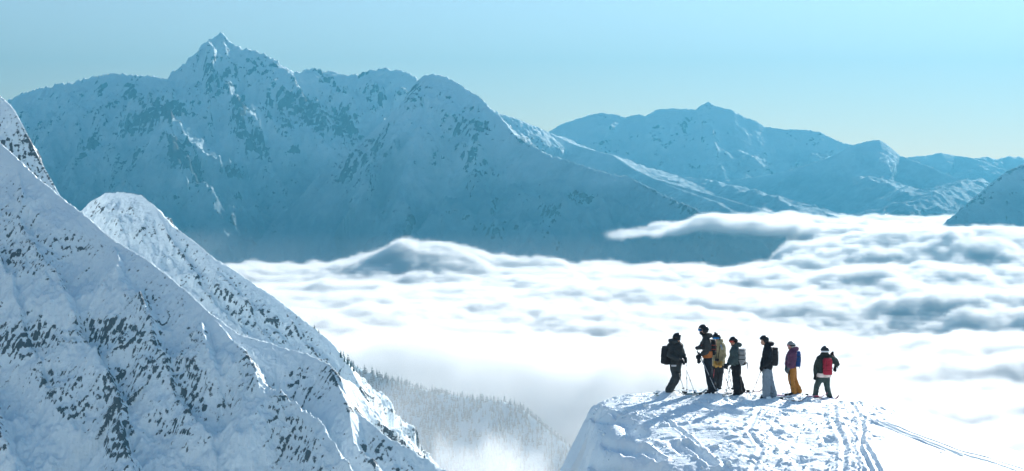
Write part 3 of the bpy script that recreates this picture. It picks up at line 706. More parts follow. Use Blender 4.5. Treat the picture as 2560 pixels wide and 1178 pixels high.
def head_body(P, bm, c, face, r=.105):
    """skull, jaw, nose, lips, ears"""
    f = Vector(face).normalized(); s_ = f.cross(Vector((0, 0, 1))).normalized(); c = Vector(c)
    ball(bm, c, (r*.86, r*.86, r*1.12), 14); ball(bm, c+f*.028-Vector((0, 0, .055)), (.064, .064, .07), 12)
    ball(bm, c+f*.06-Vector((0, 0, .095)), .028, 8)
    limb(bm, c+f*.088+Vector((0, 0, .01)), c+f*.112-Vector((0, 0, .032)), .011, .017, 8)
    ball(bm, c+f*.094-Vector((0, 0, .068)), (.017, .017, .009), 8); ball(bm, c+f*.091-Vector((0, 0, .08)), (.016, .016, .009), 8)
    for q in (-1, 1):
        ball(bm, c+s_*q*.09-Vector((0, 0, .01)), (.018, .018, .032), 8)
        ball(bm, c+f*.08+s_*q*.033+Vector((0, 0, .022)), .014, 8)
def skier(P, J, face, hipax, cols, jr=(.155, .135, .13), tr=(.115, .098, .105), head_r=.12, hood=True, hem=None, gloves=black, boots=None, lens=None, seed=0, helm=None, baggy=1.0, collar=None, gaiter=None, shax=None):
    jm, tm = cols
    q = {k: P.p(*v) for k, v in J.items()}
    f = Vector(face).normalized(); ax = Vector(hipax).normalized(); sx = Vector(shax or hipax).normalized()
    H = q['head']
    chest = (q['shL']+q['shR'])/2*.5+q['chest']*.5; hip = q['hip']
    # continuous body under the clothes
    bm = shape_bm(); head_body(P, bm, H-Vector((0, 0, .02)), f)
    limb(bm, H-Vector((0, 0, .08)), q['neck'], .055, .06)
    for k in (-1, 0, 1):
        chain(bm, [q['neck']+sx*k*.05, chest+sx*k*.10, hip+ax*k*.055], [.055, .08, .085])
    for a_ in 'LR':
        chain(bm, [q['sh'+a_], q['el'+a_], q['ha'+a_]], [.046, .038, .028])
        chain(bm, [hip+ax*(.09 if a_ == 'R' else -.09), q['kn'+a_], q['an'+a_]], [.07, .052, .04])
        ball(bm, q['an'+a_]+f*.03, (.05, .05, .035))
        ball(bm, q['ha'+a_], .03)
    finish(bm, 'body', skin, P.e, .011, smooth=2)
    # jacket
    bm = shape_bm(); a0, a1, a2 = jr
    for k in (-1, -.4, .4, 1):
        chain(bm, [q['neck']+sx*k*.075, chest+sx*k*(.115), (chest+q['hem'])/2+sx*k*.09, q['hem']+ax*k*.085], [.07, a1*.92, a1*.88, a2*.95])
    for a_ in 'LR':
        sh, el, ha = q['sh'+a_], q['el'+a_], q['ha'+a_]
        limb(bm, q['neck'], sh, .075, .083)
        chain(bm, [sh, (sh+el)/2, el, (el*.45+ha*.55), ha+(el-ha).normalized()*.07], [.088, .084, .074, .066, .053])
    if hood:
        hc = q['neck']-f*.085+Vector((0, 0, .02)); hs = f.cross(Vector((0, 0, 1))).normalized()
        for t in np.linspace(-2.3, 2.3, 9):
            ball(bm, hc-f*.065*math.cos(t)+hs*.115*math.sin(t)+Vector((0, 0, .03)), .058, 8)
    cr = q['neck']+Vector((0, 0, .05))
    for t in range(12):
        a_ = t*math.pi/6; ball(bm, cr+Vector((math.cos(a_)*.068, math.sin(a_)*.068, 0)), (.03, .03, .055), 8)
    jk = finish(bm, 'jacket', jm, P.e, .0135, .013, 7, 3, seed)
    if hem is not None:
        bm = shape_bm(); h0 = q['hem']
        up = (chest-h0).normalized()
        for k in (-1, -.4, .4, 1): limb(bm, h0+ax*k*.088-up*.045, h0+ax*k*.09+up*hem[1], a2*1.13, a1*1.06, 16, False)
        hm = finish(bm, 'jacket_hem', hem[0], jk, .013, .006, 8, 2, seed)
    # trousers
    bm = shape_bm(); t0, t1, t2 = tr
    for k in (-1, 0, 1): limb(bm, hip+ax*k*.06+Vector((0, 0, .04)), hip+ax*k*.06-Vector((0, 0, .07)), t0*1.05, t0*1.08)
    for a_, sg in (('L', -1), ('R', 1)):
        h_ = hip+ax*sg*.085; kn, an = q['kn'+a_], q['an'+a_]
        chain(bm, [h_, (h_+kn)/2, kn, (kn+an)/2, an, an+(an-kn).normalized()*.05], [t0*1.02, t0*.95, t1, t1*.98, t2, t2*1.03])
    finish(bm, 'trousers', tm, P.e, .0135, .012*baggy, 6.5, 2, seed+5)
    # boots
    for a_, sg in (('L', -1), ('R', 1)):
        an = q['an'+a_]; bm = shape_bm(); ff = Vector((f.x, f.y, 0)).normalized() if abs(f.x)+abs(f.y) > .1 else Vector((0, 1, 0))
        if J.get('toe'): ff = Vector(J_TOE[J['toe'][0]])
        limb(bm, an, an-Vector((0, 0, .09)), .066, .066); limb(bm, an-Vector((0, 0, .10))-ff*.04, an-Vector((0, 0, .115))+ff*.16, .052, .043)
        for z_ in (.02, -.035, -.08): limb(bm, an+Vector((0, 0, z_))+ff*.05-ff.cross(Vector((0, 0, 1)))*.05, an+Vector((0, 0, z_))+ff*.05+ff.cross(Vector((0, 0, 1)))*.05, .013, .013, 6)
        finish(bm, 'boot', boots or plastic, P.e, .012, smooth=1)
    # gloves
    for a_ in 'LR':
        ha, el = q['ha'+a_], q['el'+a_]; d = (ha-el).normalized(); sd = d.cross(f if abs(d.dot(f)) < .9 else Vector((0, 0, 1))).normalized()
        if J.get('bare') == a_: continue
        bm = shape_bm(); limb(bm, ha-d*.09, ha-d*.01, .05, .046); hand(bm, ha-d*.02, d, sd, 1.25, .9)
        finish(bm, 'glove', gloves, P.e, .008, smooth=1)
    # helmet: shell, brim, ear pads, vents
    hm_m = helm or plastic; r = head_r
    s_ = f.cross(Vector((0, 0, 1))).normalized(); upv = s_.cross(f).normalized(); upv = upv if upv.z > 0 else -upv
    bm = shape_bm(); bmesh.ops.create_uvsphere(bm, u_segments=24, v_segments=16, radius=1.0)
    fr = Matrix((s_, f, upv)).transposed()
    C = H+Vector((0, 0, .012))
    for v in bm.verts:
        c_ = v.co.copy(); c_.x *= r*1.0; c_.y *= r*1.13; c_.z *= r*1.08
        if c_.y > r*.35 and c_.z < r*.25: c_.z = max(c_.z, r*.22) if c_.y > r*.6 else c_.z; c_.y = min(c_.y, r*.95)
        if c_.z < -r*.62: c_.z = -r*.62
        if c_.y > r*.25 and c_.z < r*.22: c_.y = r*.25
        v.co = c_
    bmesh.ops.transform(bm, matrix=Matrix.Translation(C) @ fr.to_4x4(), verts=bm.verts)
    he = finish(bm, 'helmet', hm_m, P.e)
    bm = shape_bm()
    for k in (-1, 0, 1):
        slab(bm, C+fr @ Vector((k*r*.38, r*.12, r*1.05-abs(k)*r*.07)), (r*.16, r*.75, r*.05), fr, .4)
    finish(bm, 'vent', black, he)
    bm = shape_bm()
    for k in range(14):
        t = -1.25+2.5*k/13; ball(bm, C+fr @ Vector((math.sin(t)*r*.98, math.cos(t)*r*1.06, r*.27)), r*.09, 6)
    finish(bm, 'brim', hm_m, he, .009, smooth=1)
    # goggles
    if lens is not None:
        bm = shape_bm()
        nseg = 14
        for k in range(nseg+1):
            t = -1.0+2.0*k/nseg; hh_ = .034 if abs(t) > .12 else .026
            ball(bm, C+fr @ Vector((math.sin(t)*r*.82, math.cos(t)*r*.93+.006, -r*.02)), (.022, .022, hh_), 8)
        gg_ = finish(bm, 'goggles', lens, P.e, .008, smooth=3)
        bm = shape_bm()
        for k in range(11):
            t = 1.0+(2*math.pi-2.0)*k/10
            slab(bm, C+fr @ Vector((math.sin(t)*r*1.02, math.cos(t)*r*1.14, r*.02)), (.075, .008, .032), fr @ Matrix.Rotation(-t, 3, 'Z'), .3)
        finish(bm, 'strap', black, gg_)
    if gaiter is not None:
        bm = shape_bm(); ball(bm, H-Vector((0, 0, .085))+f*.035, (.078, .078, .06), 12); limb(bm, H-Vector((0, 0, .09)), q['neck']+Vector((0, 0, .03)), .07, .085)
        finish(bm, 'neck_gaiter', gaiter, P.e, .011, .005)
    return q
J_TOE = {}

GRP_PACK, GRP_POLE, GRP_SKI = 'backpacks worn by the skiers', 'ski poles held by the skiers', 'skis on the snow knoll'
def thing_root(name, loc, label, cat, grp=None):
    e = bpy.data.objects.new(name, None); COL.objects.link(e); e.location = loc; e.empty_display_size = .2
    tag(e, label, cat, grp); return e
def backpack(P, c, size, rot, mat, label, mat2=None, bottom=None, strap_hang=None, extra=None):
    """bag, lid, bottom panel, shoulder straps, compression straps; local: x = width, y = towards the wearer's back, z = up"""
    m2 = mat2 or black; e = thing_root('backpack', P.w(*c), label, 'backpack', GRP_PACK)
    R_ = rot; w_, d_, h_ = size
    bm = shape_bm()
    for sx_ in (-.5, 0, .5):
        for sz_ in (-.42, -.1, .22): ball(bm, R_ @ Vector((sx_*w_*.55, 0, sz_*h_)), (w_*.34, d_*.47, h_*.25), 12) if False else slab(bm, R_ @ Vector((sx_*w_*.5, 0, sz_*h_)), (w_*.5, d_*(.92-.12*abs(sz_)), h_*.40), R_, .35)
    finish(bm, 'bag', mat, e, .014, .008, 10, 3)
    bm = shape_bm(); slab(bm, R_ @ Vector((0, 0, h_*.43)), (w_*.86, d_*.9, h_*.17), R_, .45); finish(bm, 'lid', extra or mat, e, .012, .006, 12, 3)
    if bottom is not None:
        bm = shape_bm(); slab(bm, R_ @ Vector((0, -.01, -h_*.47)), (w_*.96, d_*.95, h_*.24), R_, .4); finish(bm, 'bottom_panel', bottom, e, .012, .005, 12, 3)
    for k in (-.32, .32):
        bm = shape_bm(); prev = None
        for t in range(9):
            a_ = t/8*math.pi; pt = R_ @ Vector((k*w_, d_*.45+.13*math.sin(a_)+.10*math.sin(a_), h_*(.36)*math.cos(a_)+.0))
            if prev is not None: limb(bm, prev, pt, .021, .021, 8)
            prev = pt
        finish(bm, 'shoulder_strap', m2, e)
    for z_ in (-.18, .12):
        for sgn in (-1, 1):
            bm = shape_bm(); slab(bm, R_ @ Vector((sgn*w_*.5, 0, z_*h_)), (.012, d_*.9, .022), R_, .2); finish(bm, 'compression_strap', m2, e)
    bm = shape_bm(); limb(bm, R_ @ Vector((-w_*.22, -d_*.5, h_*.3)), R_ @ Vector((-w_*.22, -d_*.49, -h_*.32)), .006, .006, 6); finish(bm, 'zip', m2, e)
    if strap_hang:
        bm = shape_bm(); a_, b_, c2 = [Vector(x_) for x_ in strap_hang]; limb(bm, a_, b_, .012, .012, 6); limb(bm, b_, c2, .012, .010, 6); finish(bm, 'hanging_strap', m2, e)
    return e
def pole(top, tip, label, mat=None, gripdir=None):
    t0, t1 = Vector(top), Vector(tip); d = (t0-t1); L = d.length; dn_ = d.normalized()
    e = thing_root('ski_pole', t1, label, 'ski pole', GRP_POLE)
    bm = shape_bm(); limb(bm, (0, 0, 0), d-dn_*.10, .0075, .0095, 8, False); finish(bm, 'shaft', mat or metal_, e)
    bm = shape_bm(); limb(bm, d-dn_*.12, d+dn_*.02, .017, .015, 8); ball(bm, d+dn_*.025, .022, 8); finish(bm, 'grip', black, e)
    bm = shape_bm(); rot = dn_.to_track_quat('Z', 'Y').to_matrix().to_4x4()
    bmesh.ops.create_cone(bm, cap_ends=True, segments=12, radius1=.046, radius2=.018, depth=.02, matrix=Matrix.Translation(dn_*.08) @ rot); finish(bm, 'basket', black, e)
    bm = shape_bm()
    for k in range(7): a_ = k/6*math.pi*1.9; b_ = (k+1)/6*math.pi*1.9; limb(bm, d+Vector((math.sin(a_)*.035, 0, -.04+math.cos(a_)*.045)), d+Vector((math.sin(b_)*.035, 0, -.04+math.cos(b_)*.045)), .005, .005, 5)
    finish(bm, 'wrist_strap', black, e)
    bm = shape_bm(); limb(bm, d*.42-dn_*.02, d*.42+dn_*.03, .014, .014, 8); finish(bm, 'lock', black, e)
def ski(mid, yaw, pitch, mat, label, L=1.7, tipmat=None, roll=0, bind=True):
    e = thing_root('ski', Vector(mid)-Vector((0, 0, .045)), label, 'ski', GRP_SKI)
    n = 26; V = []; Fc = []
    rot = Matrix.Rotation(yaw, 3, 'Z') @ Matrix.Rotation(-pitch, 3, 'Y') @ Matrix.Rotation(roll, 3, 'X')
    def prof(t):
        x = (t-.5)*L; wd = .052-.014*math.sin(t*math.pi) if .04 < t < .93 else .045*math.sqrt(max(.02, min(t/.04, (1-t)/.07)))
        z = max(0, t-.88)**1.6*3.6+max(0, .05-t)*.5; return x, wd, z
    for i in range(n+1):
        x, wd, z = prof(i/n)
        for sy, sz in ((-1, 0), (1, 0), (1, .014), (-1, .014)): V.append(tuple(rot @ Vector((x, wd*sy, z+sz))))
    for i in range(n):
        b = i*4
        for k in range(4): Fc.append((b+k, b+(k+1) % 4, b+4+(k+1) % 4, b+4+k))
    Fc += [(3, 2, 1, 0), (n*4, n*4+1, n*4+2, n*4+3)]
    me = bpy.data.meshes.new('board'); me.from_pydata(V, [], Fc); me.materials.append(mat); o = bpy.data.objects.new('board', me); COL.objects.link(o); o.parent = e
    if bind:
        for x_ in (.13, -.17):
            bm = shape_bm(); slab(bm, rot @ Vector((x_, 0, .045)), (.10, .06, .055), rot, .25); finish(bm, 'binding', plastic, e)
    return e
def ground_z(x, y): return float(knoll_base(np.array([x]), np.array([y]))[0])
def yaw(a): return Matrix.Rotation(a, 3, 'Z')
def c1(x, y, d=0.0): return (1600+x/4.907, 780+y/4.907, d)
def c2(x, y, d=0.0): return (1840+x/5.353, 800+y/5.353, d)

LEN_BLUE = cloth('blue_mirror_lens', (.02, .16, .42), .12, 0, metal=.7, c2=(.05, .30, .65)); LEN_RED = cloth('red_mirror_lens', (.55, .07, .07), .15, 0, metal=.5, c2=(.75, .16, .12)); LEN_PINK = cloth('pink_lens', (.62, .25, .27), .2, 0, c2=(.8, .4, .4))

# ---- first skier, dark jacket, seen from behind
P1 = Person(*c1(370, 985)[:2], 42.3, 'skier in dark grey jacket and trousers with knees bent, leftmost of the group')
d_gray = cloth('charcoal_jacket', (.030, .038, .042), .8, c2=(.052, .062, .066)); d_gray2 = cloth('charcoal_trousers', (.032, .042, .046), .8, c2=(.055, .066, .07))
J1 = dict(head=c1(456, 318), neck=c1(432, 372), chest=c1(432, 455), hem=c1(438, 635), hip=c1(435, 660), shL=c1(375, 405, -.12), shR=c1(482, 405, .12), elL=c1(345, 515, -.20), elR=c1(524, 495, .12), haL=c1(485, 590, -.24), haR=c1(552, 578, -.02),
          knL=c1(440, 800, -.14), knR=c1(462, 780, .12), anL=c1(362, 945, -.09), anR=c1(375, 938, .12))
skier(P1, J1, (.85, .5, .05), (.35, -.9, 0), (d_gray, d_gray2), jr=(.16, .165, .15), tr=(.13, .12, .11), head_r=.132, seed=1, shax=(.8, .35, 0), helm=plastic)
bm = shape_bm(); slab(bm, P1.p(*c1(403, 648, -.235)), (.15, .01, .05), None, .2); finish(bm, 'reflective_patch', cloth('pale_grey_patch', (.42, .43, .45), .5, 0), P1.e)
backpack(P1, c1(318, 518, -.06), (.30, .22, .48), yaw(-1.0) @ Matrix.Rotation(.12, 3, 'Y'), black, 'black backpack on the leftmost skier in dark grey', extra=cloth('dark_pack', (.02, .025, .03), .8))
pole(P1.w(*c1(568, 572, -.05)), P1.w(*c1(572, 982, -.1)), 'upright ski pole in the right hand of the leftmost skier', metal_)
pole(P1.w(*c1(518, 585, -.25)), P1.w(*c1(662, 1000, -.35)), 'slanting ski pole of the leftmost skier, crossing the upright one', metal_)
pole(P1.w(*c1(455, 660, .30)), P1.w(*c1(560, 985, .35)), 'thin ski pole half hidden behind the legs of the leftmost skier', metal_)
# ---- second, the tall one in profile
P2 = Person(*c1(860, 990)[:2], 41.2, 'tallest skier in dark grey jacket with orange hem and black helmet, facing left')
g2 = cloth('graphite_jacket', (.038, .042, .044), .85, c2=(.065, .07, .072)); org = cloth('burnt_orange', (.42, .125, .035), .75, c2=(.55, .18, .055)); nav = cloth('blue_black_trousers', (.010, .018, .026), .8, c2=(.018, .028, .04))
J2 = dict(head=c1(776, 222), neck=c1(803, 310), chest=c1(822, 400), hem=c1(826, 535), hip=c1(830, 575), shL=c1(815, 352, -.17), shR=c1(810, 352, .17), elL=c1(800, 478, -.24), elR=c1(765, 440, .20), haL=c1(722, 522, -.20), haR=c1(722, 442, .1),
          knL=c1(838, 770, -.08), knR=c1(855, 765, .12), anL=c1(868, 945, -.08), anR=c1(905, 930, .12))
skier(P2, J2, (-1, -.12, -.02), (.15, 1, 0), (g2, nav), jr=(.15, .145, .135), tr=(.118, .092, .088), head_r=.142, seed=2, hem=(org, .14), lens=LEN_BLUE, gaiter=black, gloves=black)
backpack(P2, c1(894, 425, .05), (.28, .20, .40), yaw(1.45), black, 'black backpack with red piping on the tallest skier', mat2=cloth('red_black_webbing', (.22, .04, .03), .7))
m_ = thing_root('mitten', P2.w(*c1(708, 580, -.22)), 'black mitten dangling below the hand of the tallest skier', 'mitten')
bm = shape_bm(); limb(bm, (0, 0, .07), (0, 0, -.03), .045, .05); ball(bm, (0, 0, -.05), (.05, .035, .06)); limb(bm, (.035, 0, 0), (.06, 0, -.05), .018, .015); finish(bm, 'shell', black, m_, .01, .004)
bm = shape_bm(); limb(bm, (-.02, 0, .16), (0, 0, .06), .006, .006, 6); finish(bm, 'leash', black, m_)
k_ = thing_root('camera', P2.w(*c1(768, 430, -.24)), 'black camera slung on the chest of the tallest skier', 'camera')
bm = shape_bm(); slab(bm, (0, 0, 0), (.15, .08, .10), None, .2); slab(bm, (0, 0, .06), (.05, .05, .03), None, .2); finish(bm, 'camera_body', plastic, k_)
bm = shape_bm(); limb(bm, (-.06, 0, 0), (-.15, 0, -.01), .04, .038, 16, True); finish(bm, 'lens', plastic, k_)
bm = shape_bm(); limb(bm, (.05, 0, .05), (.18, .02, .30), .010, .010, 6); limb(bm, (-.05, 0, .05), (.13, .02, .30), .008, .008, 6); finish(bm, 'strap', black, k_)
pole(P2.w(*c1(715, 500, -.24)), P2.w(*c1(928, 978, -.26)), 'pale ski pole slanting across the legs of the tallest skier', lite_metal)
pole(P2.w(*c1(700, 492, -.16)), P2.w(*c1(945, 985, -.12)), 'second ski pole of the tallest skier, behind the pale one', metal_)
# ---- third, khaki jacket, facing the camera
P3 = Person(*c1(948, 955)[:2], 43.2, 'skier in khaki jacket and yellow mittens with an action camera on the helmet')
khk = cloth('khaki_jacket', (.37, .315, .18), .85, c2=(.48, .41, .25)); ylw = cloth('mustard_leather', (.44, .245, .05), .6, c2=(.58, .34, .09)); drk = cloth('dark_trousers', (.022, .028, .035), .8)
J3 = dict(head=c1(938, 318), neck=c1(950, 378), chest=c1(958, 455), hem=c1(955, 638), hip=c1(952, 665), shL=c1(902, 408), shR=c1(1004, 408, .02), elL=c1(888, 520, -.05), elR=c1(1030, 530, -.02), haL=c1(910, 612, -.2), haR=c1(985, 615, -.2),
          knL=c1(915, 790, -.04), knR=c1(978, 790, -.04), anL=c1(915, 915), anR=c1(965, 918))
J_TOE['p3'] = (-.3, -.9, 0); J3['toe'] = ('p3',); del J3['toe']
skier(P3, J3, (-.22, -1, -.03), (1, -.1, 0), (khk, drk), jr=(.15, .135, .14), tr=(.11, .088, .082), head_r=.128, seed=3, lens=LEN_BLUE, gloves=ylw, hood=True)
bm = shape_bm(); slab(bm, P3.p(*c1(920, 256, -.02)), (.06, .045, .045), None, .2); limb(bm, P3.p(*c1(925, 270)), P3.p(*c1(920, 258)), .012, .012, 6); limb(bm, P3.p(*c1(920, 256, -.03)), P3.p(*c1(918, 256, -.06)), .014, .014, 10); finish(bm, 'action_camera', plastic, P3.e)
c3 = thing_root('camera', P3.w(*c1(930, 578, -.24)), 'small dark camera hanging on a strap before the khaki jacket', 'camera')
bm = shape_bm(); slab(bm, (0, 0, 0), (.11, .06, .075), None, .2); limb(bm, (0, -.02, 0), (0, -.08, -.01), .028, .026, 12); finish(bm, 'camera_body', plastic, c3)
bm = shape_bm(); limb(bm, (-.03, 0, .03), (-.01, .03, .42), .009, .009, 6); limb(bm, (.03, 0, .03), (.10, .05, .42), .009, .009, 6); finish(bm, 'strap', black, c3)
bm = shape_bm(); limb(bm, P3.p(*c1(985, 405, -.11)), P3.p(*c1(1003, 450, -.12)), .028, .028, 8); finish(bm, 'shoulder_panel', cloth('pale_blue_grey', (.30, .36, .42), .7), P3.e)
pole(P3.w(*c1(990, 640, -.2)), P3.w(*c1(1093, 955, -.1)), 'ski pole of the skier in khaki, slanting right', metal_)
pole(P3.w(*c1(905, 640, -.2)), P3.w(*c1(880, 960, -.1)), 'ski pole of the skier in khaki, half hidden behind the tallest skier', cloth('red_pole', (.35, .05, .06), .4, 0))
# ---- fourth, teal grey jacket, pale pack
P4 = Person(*c1(1215, 1000)[:2], 42.0, 'skier in slate green jacket and wide black trousers with red goggles')
sl = cloth('slate_green_jacket', (.050, .082, .088), .85, c2=(.078, .115, .12)); bt = cloth('black_wide_trousers', (.010, .013, .018), .85, c2=(.018, .022, .028))
J4 = dict(head=c1(1145, 362), neck=c1(1163, 425), chest=c1(1165, 500), hem=c1(1172, 625), hip=c1(1180, 660), shL=c1(1160, 468, -.17), shR=c1(1165, 462, .16), elL=c1(1150, 575, -.22), elR=c1(1140, 560, .2), haL=c1(1058, 640, -.2), haR=c1(1085, 650, .12),
          knL=c1(1176, 800, -.10), knR=c1(1196, 790, .12), anL=c1(1190, 950, -.1), anR=c1(1242, 940, .12))
skier(P4, J4, (-.75, -.66, -.02), (.45, .9, 0), (sl, bt), jr=(.14, .13, .13), tr=(.125, .120, .125), head_r=.125, seed=4, lens=LEN_RED, baggy=1.4)
backpack(P4, c1(1254, 545, .02), (.30, .22, .43), yaw(1.25), cloth('pale_grey_pack', (.30, .32, .33), .8, c2=(.40, .42, .43)), 'pale grey backpack with black base on the skier in slate green', bottom=black,
         strap_hang=[(.09, -.05, -.2), (.15, -.05, -.19), (.155, -.05, -.36)], extra=cloth('grey_pack_lid', (.2, .215, .225), .8))
pole(P4.w(*c1(1052, 655, -.2)), P4.w(*c1(1168, 985, .45)), 'ski pole slanting behind the wide black trousers', metal_)
pole(P4.w(*c1(1118, 700, .2)), P4.w(*c1(1056, 990, .0)), 'ski pole in the far hand of the skier in slate green', metal_)
# ---- fifth, black jacket, light trousers
P5 = Person(*c2(430, 1030)[:2], 41.8, 'skier in black jacket and pale grey blue trousers wearing a black helmet, facing left')
blk = cloth('ink_jacket', (.011, .016, .022), .85, c2=(.02, .026, .034)); gb = cloth('grey_blue_trousers', (.19, .25, .31), .85, c2=(.27, .335, .40))
J5 = dict(head=c2(378, 272), neck=c2(415, 345), chest=c2(430, 440), hem=c2(425, 625), hip=c2(415, 670), shL=c2(440, 400, -.17), shR=c2(420, 400, .17), elL=c2(425, 530, -.24), elR=c2(390, 530, .2), haL=c2(345, 615, -.22), haR=c2(340, 620, .0),
          knL=c2(400, 830, -.12), knR=c2(455, 820, .10), anL=c2(395, 985, -.12), anR=c2(495, 975, .12))
skier(P5, J5, (-1, -.25, -.1), (.2, 1, 0), (blk, gb), jr=(.15, .145, .145), tr=(.130, .118, .118), head_r=.128, seed=5, baggy=1.4)
backpack(P5, c2(518, 480, .03), (.30, .23, .47), yaw(1.35), cloth('black_pack', (.022, .025, .03), .7), 'black backpack with buckles on the skier in black jacket', extra=black)
pole(P5.w(*c2(328, 640, -.22)), P5.w(*c2(202, 968, -.2)), 'single ski pole planted to the left of the pale grey blue trousers', cloth('brown_pole', (.2, .16, .15), .4, 0))
# ---- sixth, purple jacket, orange trousers
P6 = Person(*c2(790, 985)[:2], 42.6, 'skier in purple jacket and orange trousers with a grey helmet and pink goggles')
pur = cloth('plum_jacket', (.115, .048, .100), .85, c2=(.17, .075, .145)); ora = cloth('ochre_trousers', (.40, .165, .035), .85, c2=(.52, .23, .055)); gry = cloth('grey_glove', (.09, .11, .12), .8)
J6 = dict(head=c2(738, 345), neck=c2(750, 408), chest=c2(745, 480), hem=c2(748, 615), hip=c2(752, 650), shL=c2(765, 445, -.15), shR=c2(740, 445, .15), elL=c2(750, 555, -.2), elR=c2(705, 550, .18), haL=c2(688, 645, -.2), haR=c2(678, 640, .05),
          knL=c2(728, 800, -.1), knR=c2(782, 795, .1), anL=c2(765, 935, -.1), anR=c2(845, 935, .1))
skier(P6, J6, (-.93, -.38, -.05), (.35, 1, 0), (pur, ora), jr=(.13, .125, .13), tr=(.115, .088, .085), head_r=.118, seed=6, lens=LEN_PINK, gloves=gry, helm=cloth('grey_helmet', (.13, .15, .16), .35, 0, c2=(.42, .45, .46)))
backpack(P6, c2(826, 512, .03), (.28, .20, .41), yaw(1.4), cloth('royal_blue_pack', (.012, .055, .20), .75, c2=(.02, .085, .28)), 'bright blue backpack on the skier in purple', mat2=cloth('dark_blue_web', (.03, .05, .09), .7), strap_hang=[(.04, -.05, -.19), (.05, -.05, -.24), (.045, -.05, -.32)])
pole(P6.w(*c2(690, 670, -.2)), P6.w(*c2(728, 1000, -.2)), 'ski pole held upright before the orange trousers', metal_)
# ---- seventh, red pack, holding up a phone
P7 = Person(*c2(1170, 1045)[:2], 42.9, 'skier in dark green jacket with white hem, seen from behind holding up a phone')
dg = cloth('bottle_green_jacket', (.022, .036, .036), .85, c2=(.04, .058, .056)); wh = cloth('cream_hem', (.62, .56, .54), .8); tg = cloth('bottle_green_trousers', (.035, .066, .066), .85, c2=(.058, .092, .09))
J7 = dict(head=c2(1190, 410), neck=c2(1190, 468), chest=c2(1190, 545), hem=c2(1174, 742), hip=c2(1174, 758), shL=c2(1116, 515), shR=c2(1272, 510), elL=c2(1074, 620, .03), elR=c2(1352, 585, -.02), haL=c2(1058, 742, -.02), haR=c2(1312, 500, .06),
          knL=c2(1082, 880), knR=c2(1215, 885), anL=c2(1066, 985), anR=c2(1248, 1010), bare='R')
bare = J7.pop('bare'); J7b = dict(J7)
q7 = skier(P7, J7b, (.1, 1, .02), (1, 0, 0), (dg, tg), hood=False, jr=(.14, .13, .13), tr=(.10, .082, .082), head_r=.122, seed=7, hem=(wh, .07), gloves=black, helm=cloth('black_white_helmet', (.02, .025, .03), .35, 0, c2=(.05, .055, .06)), lens=LEN_BLUE)
bm = shape_bm()
for k in range(9):
    t = math.pi+(k-4)*.28; slab(bm, P7.p(*c2(1190, 418))+Vector((math.sin(t)*.128, math.cos(t)*.145, 0)), (.05, .01, .045), Matrix.Rotation(-t, 3, 'Z'), .3)
finish(bm, 'goggle_strap', cloth('white_band', (.62, .66, .68), .6, 0), P7.e)
backpack(P7, c2(1204, 600, -.22), (.27, .17, .45), yaw(0), cloth('crimson_pack', (.27, .014, .035), .75, c2=(.40, .03, .06)), 'crimson red backpack on the rightmost skier', mat2=cloth('dark_red_web', (.07, .01, .015), .7))
ph = thing_root('phone', P7.w(*c2(1298, 458, .06)), 'dark phone held up in the hand of the rightmost skier', 'phone')
bm = shape_bm(); slab(bm, (0, 0, 0), (.075, .010, .15), None, .4); finish(bm, 'phone_body', cloth('phone_red_black', (.05, .012, .016), .3, 0), ph)
bm = shape_bm(); slab(bm, (.02, -.007, .05), (.025, .005, .03), None, .3); finish(bm, 'lens_plate', plastic, ph)
m_ = thing_root('glove', P7.w(*c2(1325, 640, .02)), 'black glove dangling from the raised wrist of the rightmost skier', 'glove')
bm = shape_bm(); hand(bm, (0.02, 0, .08), (-.15, 0, -1), (1, 0, 0), 1.25, .4); limb(bm, (.05, 0, .14), (.02, 0, .06), .03, .045); finish(bm, 'shell', black, m_, .009)

# ---- skis and the ground under every skier
FEET += [(P1.o.x, P1.o.y, P1.o.z+.03, .45), (P2.o.x, P2.o.y, P2.o.z+.0, .5), (P3.o.x, P3.o.y, P3.o.z+.02, .45), (P4.o.x, P4.o.y, P4.o.z+.0, .5), (P5.o.x, P5.o.y, P5.o.z-.01, .5), (P6.o.x, P6.o.y, P6.o.z+.0, .45), (P7.o.x, P7.o.y, P7.o.z+.02, .45)]
teal = cloth('teal_ski', (.05, .13, .13), .4, 0); crim = cloth('crimson_ski', (.32, .03, .06), .35, 0, c2=(.5, .08, .10)); violet = cloth('violet_ski', (.16, .07, .20), .35, 0, c2=(.35, .10, .22)); bsk = cloth('black_ski', (.02, .024, .03), .35, 0)
ski(P1.w(*c1(500, 985, -.10)), .15, .03, teal, 'teal ski of the leftmost skier with its tip rising from the snow', 1.65)
ski(P1.w(*c1(490, 992, .15)), .02, 0, bsk, 'dark ski beside the teal one under the leftmost skier', 1.6)
ski(P2.w(*c1(790, 998, -.12)), math.pi-.12, .02, bsk, 'black ski under the tallest skier, tip to the left', 1.6)
ski(P2.w(*c1(830, 1003, .14)), math.pi+.05, 0, plastic, 'second black ski under the tallest skier', 1.5)
ski(P3.w(*c1(985, 985, -.35)), -.95, .03, crim, 'crimson tipped ski of the skier in khaki', 1.5)
ski(P4.w(*c1(1290, 985, .25)), .05, .03, cloth('brown_red_ski', (.16, .05, .04), .4, 0), 'brown red ski tip rising right of the wide black trousers', 1.2)
ski(P5.w(*c2(540, 1045, -.12)), -.22, -.02, bsk, 'black ski running right from the pale grey blue trousers', 1.7)
ski(P5.w(*c2(420, 1025, .1)), math.pi, 0, plastic, 'black ski beneath the skier in black jacket', 1.5)
ski(P6.w(*c2(720, 992, -.12)), math.pi-.1, .02, violet, 'violet ski under the skier in purple, tip to the left', 1.45)
